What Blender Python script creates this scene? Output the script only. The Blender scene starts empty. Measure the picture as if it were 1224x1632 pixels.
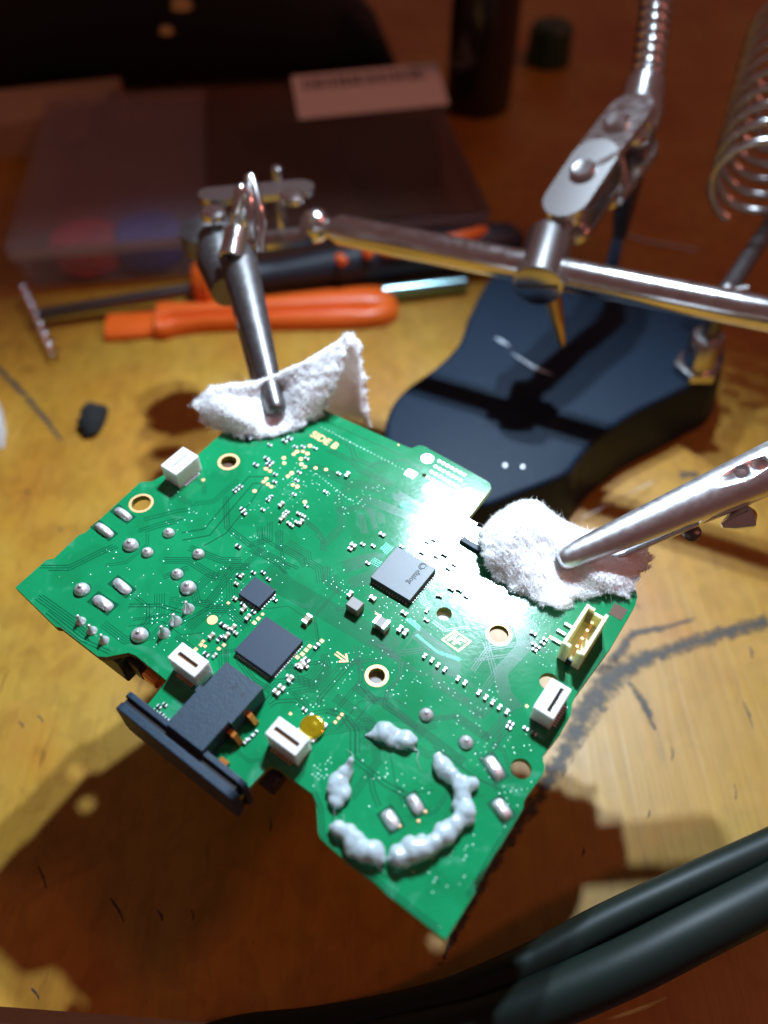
import bpy, bmesh, math, random
import numpy as np
from mathutils import Vector, Matrix, noise, geometry
random.seed(7); rng = np.random.default_rng(7)
MM = 0.001
sc = bpy.context.scene
COL = sc.collection
# ------------------------------------------------------------------ camera
F_PX, PITCH, CAM_H = 1226.0, math.radians(50), 152.7          # focal length for a 1224x1632 frame, tilt, height (mm)
CAM = np.array([0, 0, CAM_H])
cp, sp = math.cos(PITCH), math.sin(PITCH)
ROT = np.array([[1, 0, 0], [0, -sp, cp], [0, -cp, -sp]])       # view axes (right, down, forward) to world
cd = bpy.data.cameras.new("camera"); cam = bpy.data.objects.new("camera", cd); COL.objects.link(cam)
cd.sensor_fit = 'VERTICAL'; cd.sensor_height = 36; cd.sensor_width = 36; cd.lens = F_PX / 1632 * 36
cd.clip_start = 0.005; cd.clip_end = 20
cam.location = CAM * MM
cam.rotation_euler = (math.pi / 2 - PITCH, 0, 0)
cd.dof.use_dof = True; cd.dof.focus_distance = 0.123; cd.dof.aperture_fstop = 9.5; cd.dof.aperture_blades = 0
sc.camera = cam
# ------------------------------------------------------------------ world and lamps
w = bpy.data.worlds.new("World"); sc.world = w; w.use_nodes = True
bg = w.node_tree.nodes["Background"]; bg.inputs[0].default_value = (1.0, 0.45, 0.40, 1); bg.inputs[1].default_value = 0.11
LAMP = np.array([51.0, 252.0, 311.0])
LED_STEP = np.array([-24.0, 26.0, -12.6])
AIM = np.array([-16.0, 66.0, 30.0])
LED_ENERGY, LED_CONE, LED_BLEND = 5.0, math.radians(68), 0.95
LED_COLOR = (0.77, 0.97, 1.17)
wl = bpy.data.lights.new("room_lamp", 'AREA'); wl.shape = 'DISK'; wl.size = 0.16; wl.energy = 2.5; wl.color = (1.0, 0.28, 0.20)
wo = bpy.data.objects.new("room_lamp", wl); COL.objects.link(wo)
wo.location = (1.0, -0.02, 1.1); wo.rotation_euler = (Vector((0, 0.15, 0)) - Vector(wo.location)).to_track_quat('-Z', 'Y').to_euler()
sc.view_settings.view_transform = 'Standard'; sc.view_settings.look = 'None'
sc.view_settings.exposure = 0.0; sc.view_settings.gamma = 1.0; sc.view_settings.use_curve_mapping = False
sc.render.engine = 'CYCLES'
sc.cycles.use_denoising = True
sc.cycles.max_bounces = 8; sc.cycles.transparent_max_bounces = 12
sc.cycles.sample_clamp_indirect = 4.0
# ------------------------------------------------------------------ measuring helpers (mm)
def ray(x, y): return ROT @ np.array([(x - 612) / F_PX, (y - 816) / F_PX, 1.0])
def at(x, y, z):
    """point of height z (mm above the table) measured at photo position x, y"""
    r = ray(x, y); return CAM + r * ((z - CAM_H) / r[2])
def proj(P):
    c = ROT.T @ (np.asarray(P, float) - CAM); return np.array([612 + F_PX * c[0] / c[2], 816 + F_PX * c[1] / c[2]])
def above(foot, py):
    best = min(np.linspace(0, 260, 1041), key=lambda z: abs(proj(foot + np.array([0, 0, z]))[1] - py)); return foot + np.array([0, 0, best])
# board plane
BN = np.array([0.000, -0.022, 1.0]); BN /= np.linalg.norm(BN)
r0 = ray(520, 1050); BO = CAM + r0 * ((49.8 - CAM_H) / r0[2])
def wb(x, y, h=0.0):
    """world point h mm above the board's plane"""
    r = ray(x, y); return CAM + r * (((BO + BN * h - CAM) @ BN) / (r @ BN))
_u = wb(710, 1498) - wb(97, 1000); _v = wb(1013, 965) - wb(710, 1498)
_u /= np.linalg.norm(_u); _v /= np.linalg.norm(_v); _u = _u + np.cross(_v, BN); _u -= BN * (_u @ BN); BU = _u / np.linalg.norm(_u); BV = np.cross(BN, BU)
BMAT = Matrix(((BU[0], BV[0], BN[0], BO[0] * MM), (BU[1], BV[1], BN[1], BO[1] * MM), (BU[2], BV[2], BN[2], BO[2] * MM), (0, 0, 0, 1)))
def b(x, y, h=0.0):
    q = wb(x, y, h) - BO; return np.array([q @ BU, q @ BV])
# ------------------------------------------------------------------ materials
def P(name, col, rough=0.5, metal=0.0, spec=0.5, coat=0.0, trans=0.0, noise_amt=0.0, nscale=0.3, bump=0.0, bscale=1.0, sss=0.0, coat_r=0.1, bdist=0.0002):
    m = bpy.data.materials.new(name); m.use_nodes = True; nt = m.node_tree; bs = nt.nodes["Principled BSDF"]
    bs.inputs["Base Color"].default_value = (*col, 1); bs.inputs["Roughness"].default_value = rough; bs.inputs["Metallic"].default_value = metal
    bs.inputs["Specular IOR Level"].default_value = spec; bs.inputs["Coat Weight"].default_value = coat; bs.inputs["Coat Roughness"].default_value = coat_r
    bs.inputs["Transmission Weight"].default_value = trans
    if sss: bs.inputs["Subsurface Weight"].default_value = sss; bs.inputs["Subsurface Radius"].default_value = (1, 1, 1); bs.inputs["Subsurface Scale"].default_value = 0.001
    if noise_amt or bump:
        tc = nt.nodes.new("ShaderNodeTexCoord"); mp = nt.nodes.new("ShaderNodeMapping"); mp.inputs["Scale"].default_value = (1000,) * 3
        nt.links.new(tc.outputs["Object"], mp.inputs[0])
    if noise_amt:
        nz = nt.nodes.new("ShaderNodeTexNoise"); nz.inputs["Scale"].default_value = nscale; nz.inputs["Detail"].default_value = 6
        nt.links.new(mp.outputs[0], nz.inputs["Vector"])
        mx = nt.nodes.new("ShaderNodeMixRGB"); mx.inputs[1].default_value = (*[c * (1 - noise_amt) for c in col], 1); mx.inputs[2].default_value = (*[min(1, c * (1 + noise_amt)) for c in col], 1)
        nt.links.new(nz.outputs[0], mx.inputs[0]); nt.links.new(mx.outputs[0], bs.inputs["Base Color"])
        mr = nt.nodes.new("ShaderNodeMapRange"); mr.inputs[3].default_value = max(0, rough - 0.08); mr.inputs[4].default_value = min(1, rough + 0.12)
        nt.links.new(nz.outputs[0], mr.inputs[0]); nt.links.new(mr.outputs[0], bs.inputs["Roughness"])
    if bump:
        nb = nt.nodes.new("ShaderNodeTexNoise"); nb.inputs["Scale"].default_value = bscale; nb.inputs["Detail"].default_value = 4
        nt.links.new(mp.outputs[0], nb.inputs["Vector"])
        bp = nt.nodes.new("ShaderNodeBump"); bp.inputs["Strength"].default_value = bump; bp.inputs["Distance"].default_value = bdist
        nt.links.new(nb.outputs[0], bp.inputs["Height"]); nt.links.new(bp.outputs[0], bs.inputs["Normal"])
    return m
M = {}
M['mask'] = P("solder_mask", (0.004, 0.22, 0.078), 0.11, noise_amt=0.3, nscale=0.07, bump=0.2, bscale=1.3, bdist=0.00005, coat=0.3, coat_r=0.10)
def soil():
    nt = M['mask'].node_tree; N = nt.nodes; bs = N['Principled BSDF']; src = bs.inputs['Base Color'].links[0].from_socket; mp = [n for n in N if n.type == 'MAPPING'][0]
    def layer(src, scale, det, dis, lo, hi, col, amt):
        n = N.new('ShaderNodeTexNoise'); n.inputs['Scale'].default_value = scale; n.inputs['Detail'].default_value = det; n.inputs['Distortion'].default_value = dis; nt.links.new(mp.outputs[0], n.inputs['Vector'])
        r = N.new('ShaderNodeMapRange'); r.inputs[1].default_value = lo; r.inputs[2].default_value = hi; r.inputs[4].default_value = amt; nt.links.new(n.outputs[0], r.inputs[0])
        x = N.new('ShaderNodeMixRGB'); x.inputs[2].default_value = (*col, 1); nt.links.new(src, x.inputs[1]); nt.links.new(r.outputs[0], x.inputs[0]); return x.outputs[0]
    c = layer(src, 0.11, 2, 0.3, 0.52, 0.60, (0.003, 0.17, 0.055), 0.55)
    c = layer(c, 0.16, 9, 1.6, 0.60, 0.78, (0.10, 0.36, 0.24), 0.5)
    c = layer(c, 2.6, 2, 0.0, 0.70, 0.76, (0.16, 0.42, 0.28), 0.6)
    nt.links.new(c, bs.inputs['Base Color'])
soil()
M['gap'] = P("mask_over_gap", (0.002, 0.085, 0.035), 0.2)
M['trace'] = P("mask_over_trace", (0.05, 0.42, 0.22), 0.3, metal=0.3)
M['fr4'] = P("laminate_edge", (0.22, 0.27, 0.06), 0.6, noise_amt=0.3, nscale=1.5)
M['gold'] = P("gold_plate", (0.92, 0.50, 0.23), 0.5, metal=0.3)
M['tin'] = P("solder", (0.78, 0.79, 0.80), 0.42, metal=0.72, noise_amt=0.18, nscale=2.0, bump=0.3, bscale=1.6)
M['via'] = P("via_solder", (0.55, 0.86, 0.72), 0.3, metal=0.6)
M['chip'] = P("chip_plastic", (0.018, 0.032, 0.056), 0.5, spec=0.35, noise_amt=0.35, nscale=5.0, bump=0.35, bscale=6.0, bdist=0.00005)
M['chipg'] = P("chip_plastic_grey", (0.055, 0.066, 0.078), 0.42, noise_amt=0.3, nscale=5.0, bump=0.3, bscale=6.0, bdist=0.00005)
M['print'] = P("laser_print", (0.02, 0.02, 0.022), 0.6)
M['res'] = P("resistor_body", (0.02, 0.02, 0.026), 0.35)
M['cap'] = P("capacitor_body", (0.30, 0.24, 0.15), 0.4)
M['capg'] = P("inductor_body", (0.21, 0.19, 0.165), 0.45, noise_amt=0.3, nscale=2.5)
M['white'] = P("white_nylon", (0.86, 0.86, 0.85), 0.4, sss=0.7)
M['slot'] = P("slot_inside", (0.26, 0.20, 0.13), 0.6)
M['cream'] = P("cream_nylon", (0.82, 0.80, 0.46), 0.35, sss=0.9)
M['jack'] = P("jack_plastic", (0.012, 0.031, 0.054), 0.5, noise_amt=0.3, nscale=1.5, bump=0.4, bscale=3.0, bdist=0.0001)
M['copper'] = P("copper_contact", (0.75, 0.27, 0.06), 0.3, metal=0.9)
M['dome'] = P("dome_film", (0.80, 0.58, 0.015), 0.1, metal=0.8, coat=0.8)
M['glue'] = P("hot_glue", (0.66, 0.77, 0.81), 0.16, trans=0.35, sss=0.5, coat=1.0, coat_r=0.04)
M['chrome'] = P("chrome", (0.74, 0.73, 0.72), 0.17, metal=1.0, noise_amt=0.12, nscale=0.5, bump=0.12, bscale=1.2, bdist=0.0001)
M['nickel'] = P("nickel", (0.58, 0.57, 0.56), 0.22, metal=1.0)
M['clipmetal'] = P("clip_plating", (0.80, 0.80, 0.80), 0.36, metal=1.0, noise_amt=0.12, nscale=0.7, bump=0.12, bscale=1.5, bdist=0.0001)
M['steel_dk'] = P("dull_steel", (0.16, 0.15, 0.15), 0.38, metal=0.9, noise_amt=0.3, nscale=0.8)
M['iron'] = P("black_enamel", (0.005, 0.014, 0.028), 0.5, spec=0.14, noise_amt=0.75, nscale=1.0, bump=0.7, bscale=1.6, coat=0.06, coat_r=0.08)
M['cloth'] = P("cotton", (0.90, 0.90, 0.90), 0.95, spec=0.05, sss=0.5, bump=0.3, bscale=1.6, bdist=0.0004)
def fibre():
    m = bpy.data.materials.new("cotton_fibre"); m.use_nodes = True; nt = m.node_tree; nt.nodes.remove(nt.nodes["Principled BSDF"])
    d = nt.nodes.new("ShaderNodeBsdfDiffuse"); d.inputs[0].default_value = (0.92, 0.92, 0.92, 1); t = nt.nodes.new("ShaderNodeBsdfTranslucent"); t.inputs[0].default_value = (0.92, 0.92, 0.92, 1)
    x = nt.nodes.new("ShaderNodeMixShader"); x.inputs[0].default_value = 0.5; nt.links.new(d.outputs[0], x.inputs[1]); nt.links.new(t.outputs[0], x.inputs[2]); nt.links.new(x.outputs[0], nt.nodes["Material Output"].inputs[0]); return m
M['fibre'] = fibre()
M['orange'] = P("orange_plastic", (0.83, 0.13, 0.012), 0.35, noise_amt=0.08, nscale=0.1)
M['navy'] = P("navy_rubber", (0.012, 0.016, 0.028), 0.5)
M['black'] = P("black_plastic", (0.010, 0.010, 0.011), 0.45)
M['blackm'] = P("black_fabric", (0.006, 0.006, 0.006), 0.9)
M['cable'] = P("cable_sheath", (0.007, 0.013, 0.010), 0.48, spec=0.22, bump=0.1, bscale=0.5)
M['card'] = P("cardboard", (0.42, 0.30, 0.17), 0.8, noise_amt=0.15, nscale=0.05)
M['paper'] = P("label_paper", (0.92, 0.86, 0.74), 0.7)
M['ink'] = P("label_ink", (0.04, 0.03, 0.03), 0.7)
M['red'] = P("red_plastic", (0.85, 0.04, 0.06), 0.4)
M['blue'] = P("blue_plastic", (0.06, 0.10, 0.80), 0.4)
M['brass'] = P("brass", (0.75, 0.50, 0.18), 0.3, metal=1.0)
M['green_dk'] = P("green_plastic", (0.012, 0.05, 0.018), 0.5)
M['bottle'] = P("brown_glass", (0.012, 0.008, 0.006), 0.12, coat=0.5)
M['pale'] = P("pale_plastic", (0.62, 0.68, 0.74), 0.4)
M['brown'] = P("brown_paper", (0.10, 0.045, 0.02), 0.7, noise_amt=0.4, nscale=0.05)
M['bluesteel'] = P("blued_steel", (0.30, 0.48, 0.50), 0.25, metal=1.0)
def emit(name, col, s):
    m = bpy.data.materials.new(name); m.use_nodes = True; bs = m.node_tree.nodes["Principled BSDF"]
    bs.inputs["Emission Color"].default_value = (*col, 1); bs.inputs["Emission Strength"].default_value = s; return m
M['led'] = emit("led_die", LED_COLOR, 15)
def frosted():
    m = bpy.data.materials.new("frosted_plastic"); m.use_nodes = True; nt = m.node_tree; bs = nt.nodes["Principled BSDF"]
    bs.inputs["Base Color"].default_value = (0.62, 0.60, 0.62, 1); bs.inputs["Roughness"].default_value = 0.35
    tr = nt.nodes.new("ShaderNodeBsdfTransparent"); tr.inputs[0].default_value = (0.9, 0.86, 0.86, 1)
    mx = nt.nodes.new("ShaderNodeMixShader"); mx.inputs[0].default_value = 0.25
    tl = nt.nodes.new("ShaderNodeBsdfTranslucent"); tl.inputs[0].default_value = (0.75, 0.74, 0.78, 1); m2 = nt.nodes.new("ShaderNodeMixShader"); m2.name = "inner"; m2.inputs[0].default_value = 0.5; nt.links.new(bs.outputs[0], m2.inputs[1]); nt.links.new(tl.outputs[0], m2.inputs[2])
    mx.name = "outer"; nt.links.new(tr.outputs[0], mx.inputs[1]); nt.links.new(m2.outputs[0], mx.inputs[2]); nt.links.new(mx.outputs[0], nt.nodes["Material Output"].inputs[0]); return m
M['frost'] = frosted()
M['rim'] = M['frost'].copy(); M['rim'].name = 'frosted_rim_lit'; M['rim'].node_tree.nodes['outer'].inputs[0].default_value = 0.75  # more opaque frost, with the lid edge's highlight put into the material
def frosted_dark():
    m = M['frost'].copy(); m.name = "smoked_plastic"; nt = m.node_tree
    nt.nodes["Principled BSDF"].inputs["Base Color"].default_value = (0.12, 0.07, 0.05, 1)
    nt.nodes['inner'].inputs[0].default_value = 0.15; nt.nodes['outer'].inputs[0].default_value = 0.42; return m
M['smoke'] = frosted_dark()
def wood():
    m = bpy.data.materials.new("varnished_wood"); m.use_nodes = True; nt = m.node_tree; N = nt.nodes; Lk = nt.links.new; bs = N["Principled BSDF"]
    tc = N.new("ShaderNodeTexCoord")
    def nz(scale, sx, sy, det=5, dist=0.0):
        mp = N.new("ShaderNodeMapping"); mp.inputs["Scale"].default_value = (1000 * sx, 1000 * sy, 1000 * sx); mp.inputs["Rotation"].default_value = (0, 0, 0.12); Lk(tc.outputs["Object"], mp.inputs[0])
        n = N.new("ShaderNodeTexNoise"); n.inputs["Scale"].default_value = scale; n.inputs["Detail"].default_value = det; n.inputs["Distortion"].default_value = dist; Lk(mp.outputs[0], n.inputs["Vector"]); return n.outputs[0]
    def ramp(src, stops):
        r = N.new("ShaderNodeValToRGB"); e = r.color_ramp.elements
        while len(e) < len(stops): e.new(0.5)
        for i, (p_, c) in enumerate(stops): e[i].position = p_; e[i].color = (*c, 1) if len(c) == 3 else c
        Lk(src, r.inputs[0]); return r.outputs[0]
    def mix(a, b_, fac, mode='MIX'):
        x = N.new("ShaderNodeMixRGB"); x.blend_type = mode
        for i, v in ((1, a), (2, b_)):
            if isinstance(v, tuple): x.inputs[i].default_value = (*v, 1)
            else: Lk(v, x.inputs[i])
        if isinstance(fac, float): x.inputs[0].default_value = fac
        else: Lk(fac, x.inputs[0])
        return x.outputs[0]
    big = nz(0.020, 1, 0.8, 3, 0.6)
    grain = nz(0.55, 1, 0.045, 6, 0.4)
    c = ramp(big, [(0.30, (0.36, 0.145, 0.012)), (0.52, (0.41, 0.205, 0.019)), (0.72, (0.45, 0.27, 0.036))])
    g = ramp(grain, [(0.32, (0.62, 0.58, 0.5)), (0.55, (1, 1, 1)), (0.75, (1.0, 1.0, 1.0))])
    c = mix(c, g, 0.2, 'MULTIPLY')
    mot = ramp(nz(0.22, 1, 0.7, 8, 0.8), [(0.36, (0.72, 0.66, 0.58)), (0.56, (1, 1, 1))]); c = mix(c, mot, 0.6, 'MULTIPLY')
    pore = ramp(nz(1.6, 1, 0.5, 3, 0.0), [(0.66, (1, 1, 1)), (0.74, (0.45, 0.38, 0.32))]); c = mix(c, pore, 0.5, 'MULTIPLY')
    fleck = ramp(nz(0.30, 1, 0.22, 4, 0.2), [(0.665, (1, 1, 1)), (0.73, (0.38, 0.30, 0.24))])
    c = mix(c, fleck, 0.55, 'MULTIPLY')
    worn = ramp(nz(0.045, 1, 1, 7, 1.2), [(0.60, (1, 1, 1)), (0.74, (0.55, 0.52, 0.50))])
    c = mix(c, worn, 0.5, 'MULTIPLY')
    orange_ = ramp(nz(0.03, 1, 1, 4, 0.5), [(0.55, (1, 1, 1)), (0.75, (1.0, 0.72, 0.45))])
    c = mix(c, orange_, 0.8, 'MULTIPLY')
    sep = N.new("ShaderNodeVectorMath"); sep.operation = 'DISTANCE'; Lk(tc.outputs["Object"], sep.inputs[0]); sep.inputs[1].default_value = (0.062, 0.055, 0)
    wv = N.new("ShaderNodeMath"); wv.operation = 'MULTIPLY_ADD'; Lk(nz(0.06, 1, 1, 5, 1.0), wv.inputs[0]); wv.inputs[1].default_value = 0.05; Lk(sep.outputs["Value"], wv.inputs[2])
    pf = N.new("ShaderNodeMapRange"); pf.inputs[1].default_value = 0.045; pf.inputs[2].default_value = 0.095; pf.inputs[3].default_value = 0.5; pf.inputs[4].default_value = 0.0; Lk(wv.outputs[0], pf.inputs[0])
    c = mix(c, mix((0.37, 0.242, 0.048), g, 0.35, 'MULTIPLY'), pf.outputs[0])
    Lk(c, bs.inputs["Base Color"])
    rr = N.new("ShaderNodeMapRange"); rr.inputs[3].default_value = 0.32; rr.inputs[4].default_value = 0.55; Lk(nz(0.1, 1, 1), rr.inputs[0]); Lk(rr.outputs[0], bs.inputs["Roughness"])
    bp = N.new("ShaderNodeBump"); bp.inputs["Strength"].default_value = 0.25; bp.inputs["Distance"].default_value = 0.0003; Lk(grain, bp.inputs["Height"]); Lk(bp.outputs[0], bs.inputs["Normal"])
    return m
M['wood'] = wood()
def stain():
    m = bpy.data.materials.new("worn_dirt"); m.use_nodes = True; nt = m.node_tree; N = nt.nodes; Lk = nt.links.new; bs = N["Principled BSDF"]
    at_ = N.new("ShaderNodeAttribute"); at_.attribute_name = "edge"
    tc = N.new("ShaderNodeTexCoord"); mp = N.new("ShaderNodeMapping"); mp.inputs["Scale"].default_value = (1000,) * 3; Lk(tc.outputs["Object"], mp.inputs[0])
    n = N.new("ShaderNodeTexNoise"); n.inputs["Scale"].default_value = 0.42; n.inputs["Detail"].default_value = 10; n.inputs["Roughness"].default_value = 0.65; Lk(mp.outputs[0], n.inputs["Vector"])
    k3 = N.new("ShaderNodeMath"); k3.operation = 'MULTIPLY_ADD'; Lk(n.outputs[0], k3.inputs[0]); k3.inputs[1].default_value = 3.4; k3.inputs[2].default_value = -1.12
    s = N.new("ShaderNodeMath"); s.operation = 'SUBTRACT'; Lk(k3.outputs[0], s.inputs[0]); Lk(at_.outputs["Fac"], s.inputs[1])
    r = N.new("ShaderNodeMapRange"); r.inputs[1].default_value = -0.45; r.inputs[2].default_value = 0.45; r.inputs[4].default_value = 0.8; Lk(s.outputs[0], r.inputs[0])
    bs.inputs["Base Color"].default_value = (0.050, 0.047, 0.042, 1); bs.inputs["Roughness"].default_value = 0.6
    tr = N.new("ShaderNodeBsdfTransparent"); mx = N.new("ShaderNodeMixShader"); Lk(r.outputs[0], mx.inputs[0]); Lk(tr.outputs[0], mx.inputs[1]); Lk(bs.outputs[0], mx.inputs[2]); Lk(mx.outputs[0], N["Material Output"].inputs[0])
    return m
M['stain'] = stain()
# ------------------------------------------------------------------ mesh builder
def cr(pts, n, closed=False):
    pts = [np.array(p, float) for p in pts]; out = []
    m = len(pts); segs = m if closed else m - 1
    for i in range(segs):
        g = lambda k: pts[k % m] if closed else (pts[k] if 0 <= k < m else (2 * pts[0] - pts[1] if k < 0 else 2 * pts[-1] - pts[-2]))
        p0, p1, p2, p3 = g(i - 1), g(i), g(i + 1), g(i + 2)
        for j in range(n):
            t = j / n; out.append(0.5 * ((2 * p1) + (-p0 + p2) * t + (2 * p0 - 5 * p1 + 4 * p2 - p3) * t * t + (-p0 + 3 * p1 - 3 * p2 + p3) * t ** 3))
    if not closed: out.append(pts[-1])
    return out
class MB:
    def __init__(s): s.v = []; s.f = []; s.m = []
    def add(s, vs, fs, mat=0):
        o = len(s.v); s.v += [tuple(map(float, v)) for v in vs]; s.f += [tuple(o + i for i in f) for f in fs]; s.m += [mat] * len(fs); return s
    def box(s, c, d, mat=0):
        x, y, z = c; a, e, g = d[0] / 2, d[1] / 2, d[2] / 2
        return s.add([(x + i * a, y + j * e, z + k * g) for k in (-1, 1) for j in (-1, 1) for i in (-1, 1)], [(0, 2, 3, 1), (4, 5, 7, 6), (0, 1, 5, 4), (2, 6, 7, 3), (0, 4, 6, 2), (1, 3, 7, 5)], mat)
    def loft(s, loops, mat=0, caps=True, closed=True):
        n = len(loops[0]); vs = [p for l in loops for p in l]; fs = []
        for i in range(len(loops) - 1):
            for j in range(n if closed else n - 1):
                k = (j + 1) % n; fs.append((i * n + j, i * n + k, (i + 1) * n + k, (i + 1) * n + j))
        if caps and closed: fs.append(tuple(range(n))[::-1]); fs.append(tuple((len(loops) - 1) * n + j for j in range(n)))
        return s.add(vs, fs, mat)
    def tube(s, path, r, n=16, mat=0, caps=True):
        path = [np.array(p, float) for p in path]; rs = r if hasattr(r, '__len__') else [r] * len(path); loops = []
        t0 = path[1] - path[0]; ref = np.array([0, 0, 1.0]) if abs(t0[2]) < 0.9 * np.linalg.norm(t0) else np.array([1.0, 0, 0])
        nx = np.cross(t0, ref); nx /= np.linalg.norm(nx)
        for i, p in enumerate(path):
            t = path[min(i + 1, len(path) - 1)] - path[max(i - 1, 0)]; t /= np.linalg.norm(t)
            nx = nx - t * (nx @ t); nx /= np.linalg.norm(nx); ny = np.cross(t, nx)
            loops.append([p + rs[i] * (math.cos(a) * nx + math.sin(a) * ny) for a in np.linspace(0, 2 * math.pi, n, endpoint=False)])
        return s.loft(loops, mat, caps)
    def lathe(s, prof, n=24, mat=0):
        return s.loft([[(max(r, 1e-4) * math.cos(a), max(r, 1e-4) * math.sin(a), z) for a in np.linspace(0, 2 * math.pi, n, endpoint=False)] for r, z in prof], mat)
    def prism(s, poly, z0, z1, mat=0, side=None):
        n = len(poly); vs = [(p[0], p[1], z0) for p in poly] + [(p[0], p[1], z1) for p in poly]
        s.add(vs, [tuple(range(n))[::-1], tuple(range(n, 2 * n))], mat)
        s.add(vs, [(i, (i + 1) % n, n + (i + 1) % n, n + i) for i in range(n)], mat if side is None else side); return s
    def xf(s, Mx):
        s.v = [tuple(Mx @ Vector(v)) for v in s.v]; return s
    def mesh(s, name, mats, smooth=35):
        me = bpy.data.meshes.new(name); me.from_pydata([(a * MM, b_ * MM, c * MM) for a, b_, c in s.v], [], s.f)
        for k in (mats if isinstance(mats, (list, tuple)) else [mats]): me.materials.append(M[k])
        me.polygons.foreach_set("material_index", s.m)
        if smooth:
            me.polygons.foreach_set("use_smooth", [True] * len(me.polygons)); me.set_sharp_from_angle(angle=math.radians(smooth))
        me.update(); return me
    def build(s, name, mats, parent=None, loc=(0, 0, 0), rz=0, smooth=35, **kw):
        return ob(name, s.mesh(name, mats, smooth), parent, loc, rz, **kw)
def ob(name, me, parent=None, loc=(0, 0, 0), rz=0, scale=1, **kw):
    o = bpy.data.objects.new(name, me); COL.objects.link(o); o.parent = parent
    o.location = tuple(float(c) * MM for c in loc); o.rotation_euler = (0, 0, rz); o.scale = (scale,) * 3 if not hasattr(scale, '__len__') else scale
    for k, v in kw.items(): o[k] = v
    return o
def thing(name, label, cat, loc=(0, 0, 0), group=None, mat=None):
    o = bpy.data.objects.new(name, None); COL.objects.link(o); o.empty_display_size = 0.01
    if mat is not None: o.matrix_world = mat
    else: o.location = tuple(float(c) * MM for c in loc)
    o['label'] = label; o['category'] = cat
    if group: o['group'] = group
    return o
def bevel(o, wdt, seg=2, ang=40):
    m = o.modifiers.new("bevel", 'BEVEL'); m.width = wdt * MM; m.segments = seg; m.limit_method = 'ANGLE'; m.angle_limit = math.radians(ang); return o
def freeze(o):
    bpy.context.view_layer.update(); dg = bpy.context.evaluated_depsgraph_get()
    me = bpy.data.meshes.new_from_object(o.evaluated_get(dg)); o.modifiers.clear(); o.data = me; return o
def cut(o, tools):
    for t in tools:
        md = o.modifiers.new("cut", 'BOOLEAN'); md.operation = 'DIFFERENCE'; md.object = t; md.solver = 'EXACT'
    freeze(o)
    for t in tools: bpy.data.objects.remove(t, do_unlink=True)
    return o
def frame(o, x, zhint=(0, 0, 1)):
    """matrix with X along x and Z near zhint, origin o (mm)"""
    x = np.array(x, float); x /= np.linalg.norm(x); z = np.array(zhint, float); z -= x * (z @ x); z /= np.linalg.norm(z); y = np.cross(z, x)
    return Matrix(((x[0], y[0], z[0], o[0]), (x[1], y[1], z[1], o[1]), (x[2], y[2], z[2], o[2]), (0, 0, 0, 1)))
# ================================================================== SETTING
# table top: its near edge is under the camera
e0, e1 = at(0, 1604, 0), at(612, 1650, 0); slope = (e1[1] - e0[1]) / (e1[0] - e0[0])
mb = MB(); xs = (-900, 900)
mb.prism([(xs[0], e0[1] + slope * (xs[0] - e0[0])), (xs[1], e0[1] + slope * (xs[1] - e0[0])), (xs[1], 1100), (xs[0], 1100)], -28, 0)
table = mb.build("table_top", 'wood', kind='structure', smooth=0)
def ribbon(pts, wid, name="stain", parent=None, z=0.05, mat='stain', jag=0.12):
    c = cr(pts, 14); vs = []; fs = []; ed = []
    for i, p in enumerate(c):
        t = c[min(i + 1, len(c) - 1)] - c[max(i - 1, 0)]; t = t / np.linalg.norm(t); nrm = np.array([-t[1], t[0], 0])
        k = i / (len(c) - 1); ww = np.interp(k, np.linspace(0, 1, len(wid)), wid)
        for s_ in (-1, -0.5, 0, 0.5, 1): vs.append(p + nrm * ww * 0.85 * s_ * (1 + jag * 2 * noise.noise(Vector((i * .35, s_ * 2, wid[0])))) + np.array([0, 0, z])); ed.append(abs(s_) if 0.02 < k < 0.98 else 1.0)
    for i in range(len(c) - 1):
        for j in range(4): a = i * 5 + j; fs.append((a, a + 1, a + 6, a + 5))
    mb = MB().add(vs, fs); me = mb.mesh(name, mat, 0); at_ = me.attributes.new("edge", 'FLOAT', 'POINT'); at_.data.foreach_set("value", ed)
    return ob(name, me, parent)
G = lambda *pp: [at(x, y, 0) for x, y in pp]
ribbon(G((1240, 985), (1150, 1010), (1060, 1040), (990, 1068), (945, 1120), (905, 1190), (870, 1250), (830, 1310), (785, 1380), (735, 1470), (700, 1540)), (2.2, 2.6, 2.4, 3.8, 4.2, 2.6, 2.4, 2.0, 1.6, 1.2, 0.6), parent=table)
ribbon(G((945, 1075), (985, 1045), (1010, 1010), (1060, 1000), (1110, 985)), (1.2, 1.8, 1.4, 1.0, .5), parent=table)
ribbon(G((1000, 1085), (1025, 1120), (1045, 1165)), (.8, 1.4, .5), parent=table)
ribbon(G((-10, 580), (35, 625), (70, 665), (98, 702)), (1.2, 1.5, 1.3, .6), parent=table)
for x, y, L_ in ((1185, 1120, 44), (1070, 1190, 22), (1195, 1030, 20), (1010, 960, 14), (60, 1140, 14), (30, 1150, 12), (120, 880, 9), (40, 780, 10), (95, 840, 8), (1170, 1250, 24), (1035, 1290, 16), (930, 1350, 16),
                 (175, 1430, 45), (60, 1380, 40), (250, 1450, 20), (430, 1300, 26), (305, 1450, 18), (50, 1575, 22), (1190, 800, 16), (975, 800, 12)):
    a = random.uniform(0.9, 1.9); ribbon(G((x, y), (x + L_ * .5 * math.cos(a) + 2, y + L_ * .5 * math.sin(a)), (x + L_ * math.cos(a), y + L_ * math.sin(a))), (.2, random.uniform(.3, .55), .15), name="scratch", parent=table, jag=.2)
pd = at(1098, 757, 0)
ribbon([pd + np.array([-2.6, 0, 0]), pd, pd + np.array([2.6, 0, 0])], (1.4, 2.2, 1.4), name="knot", parent=table, jag=.1)
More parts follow.
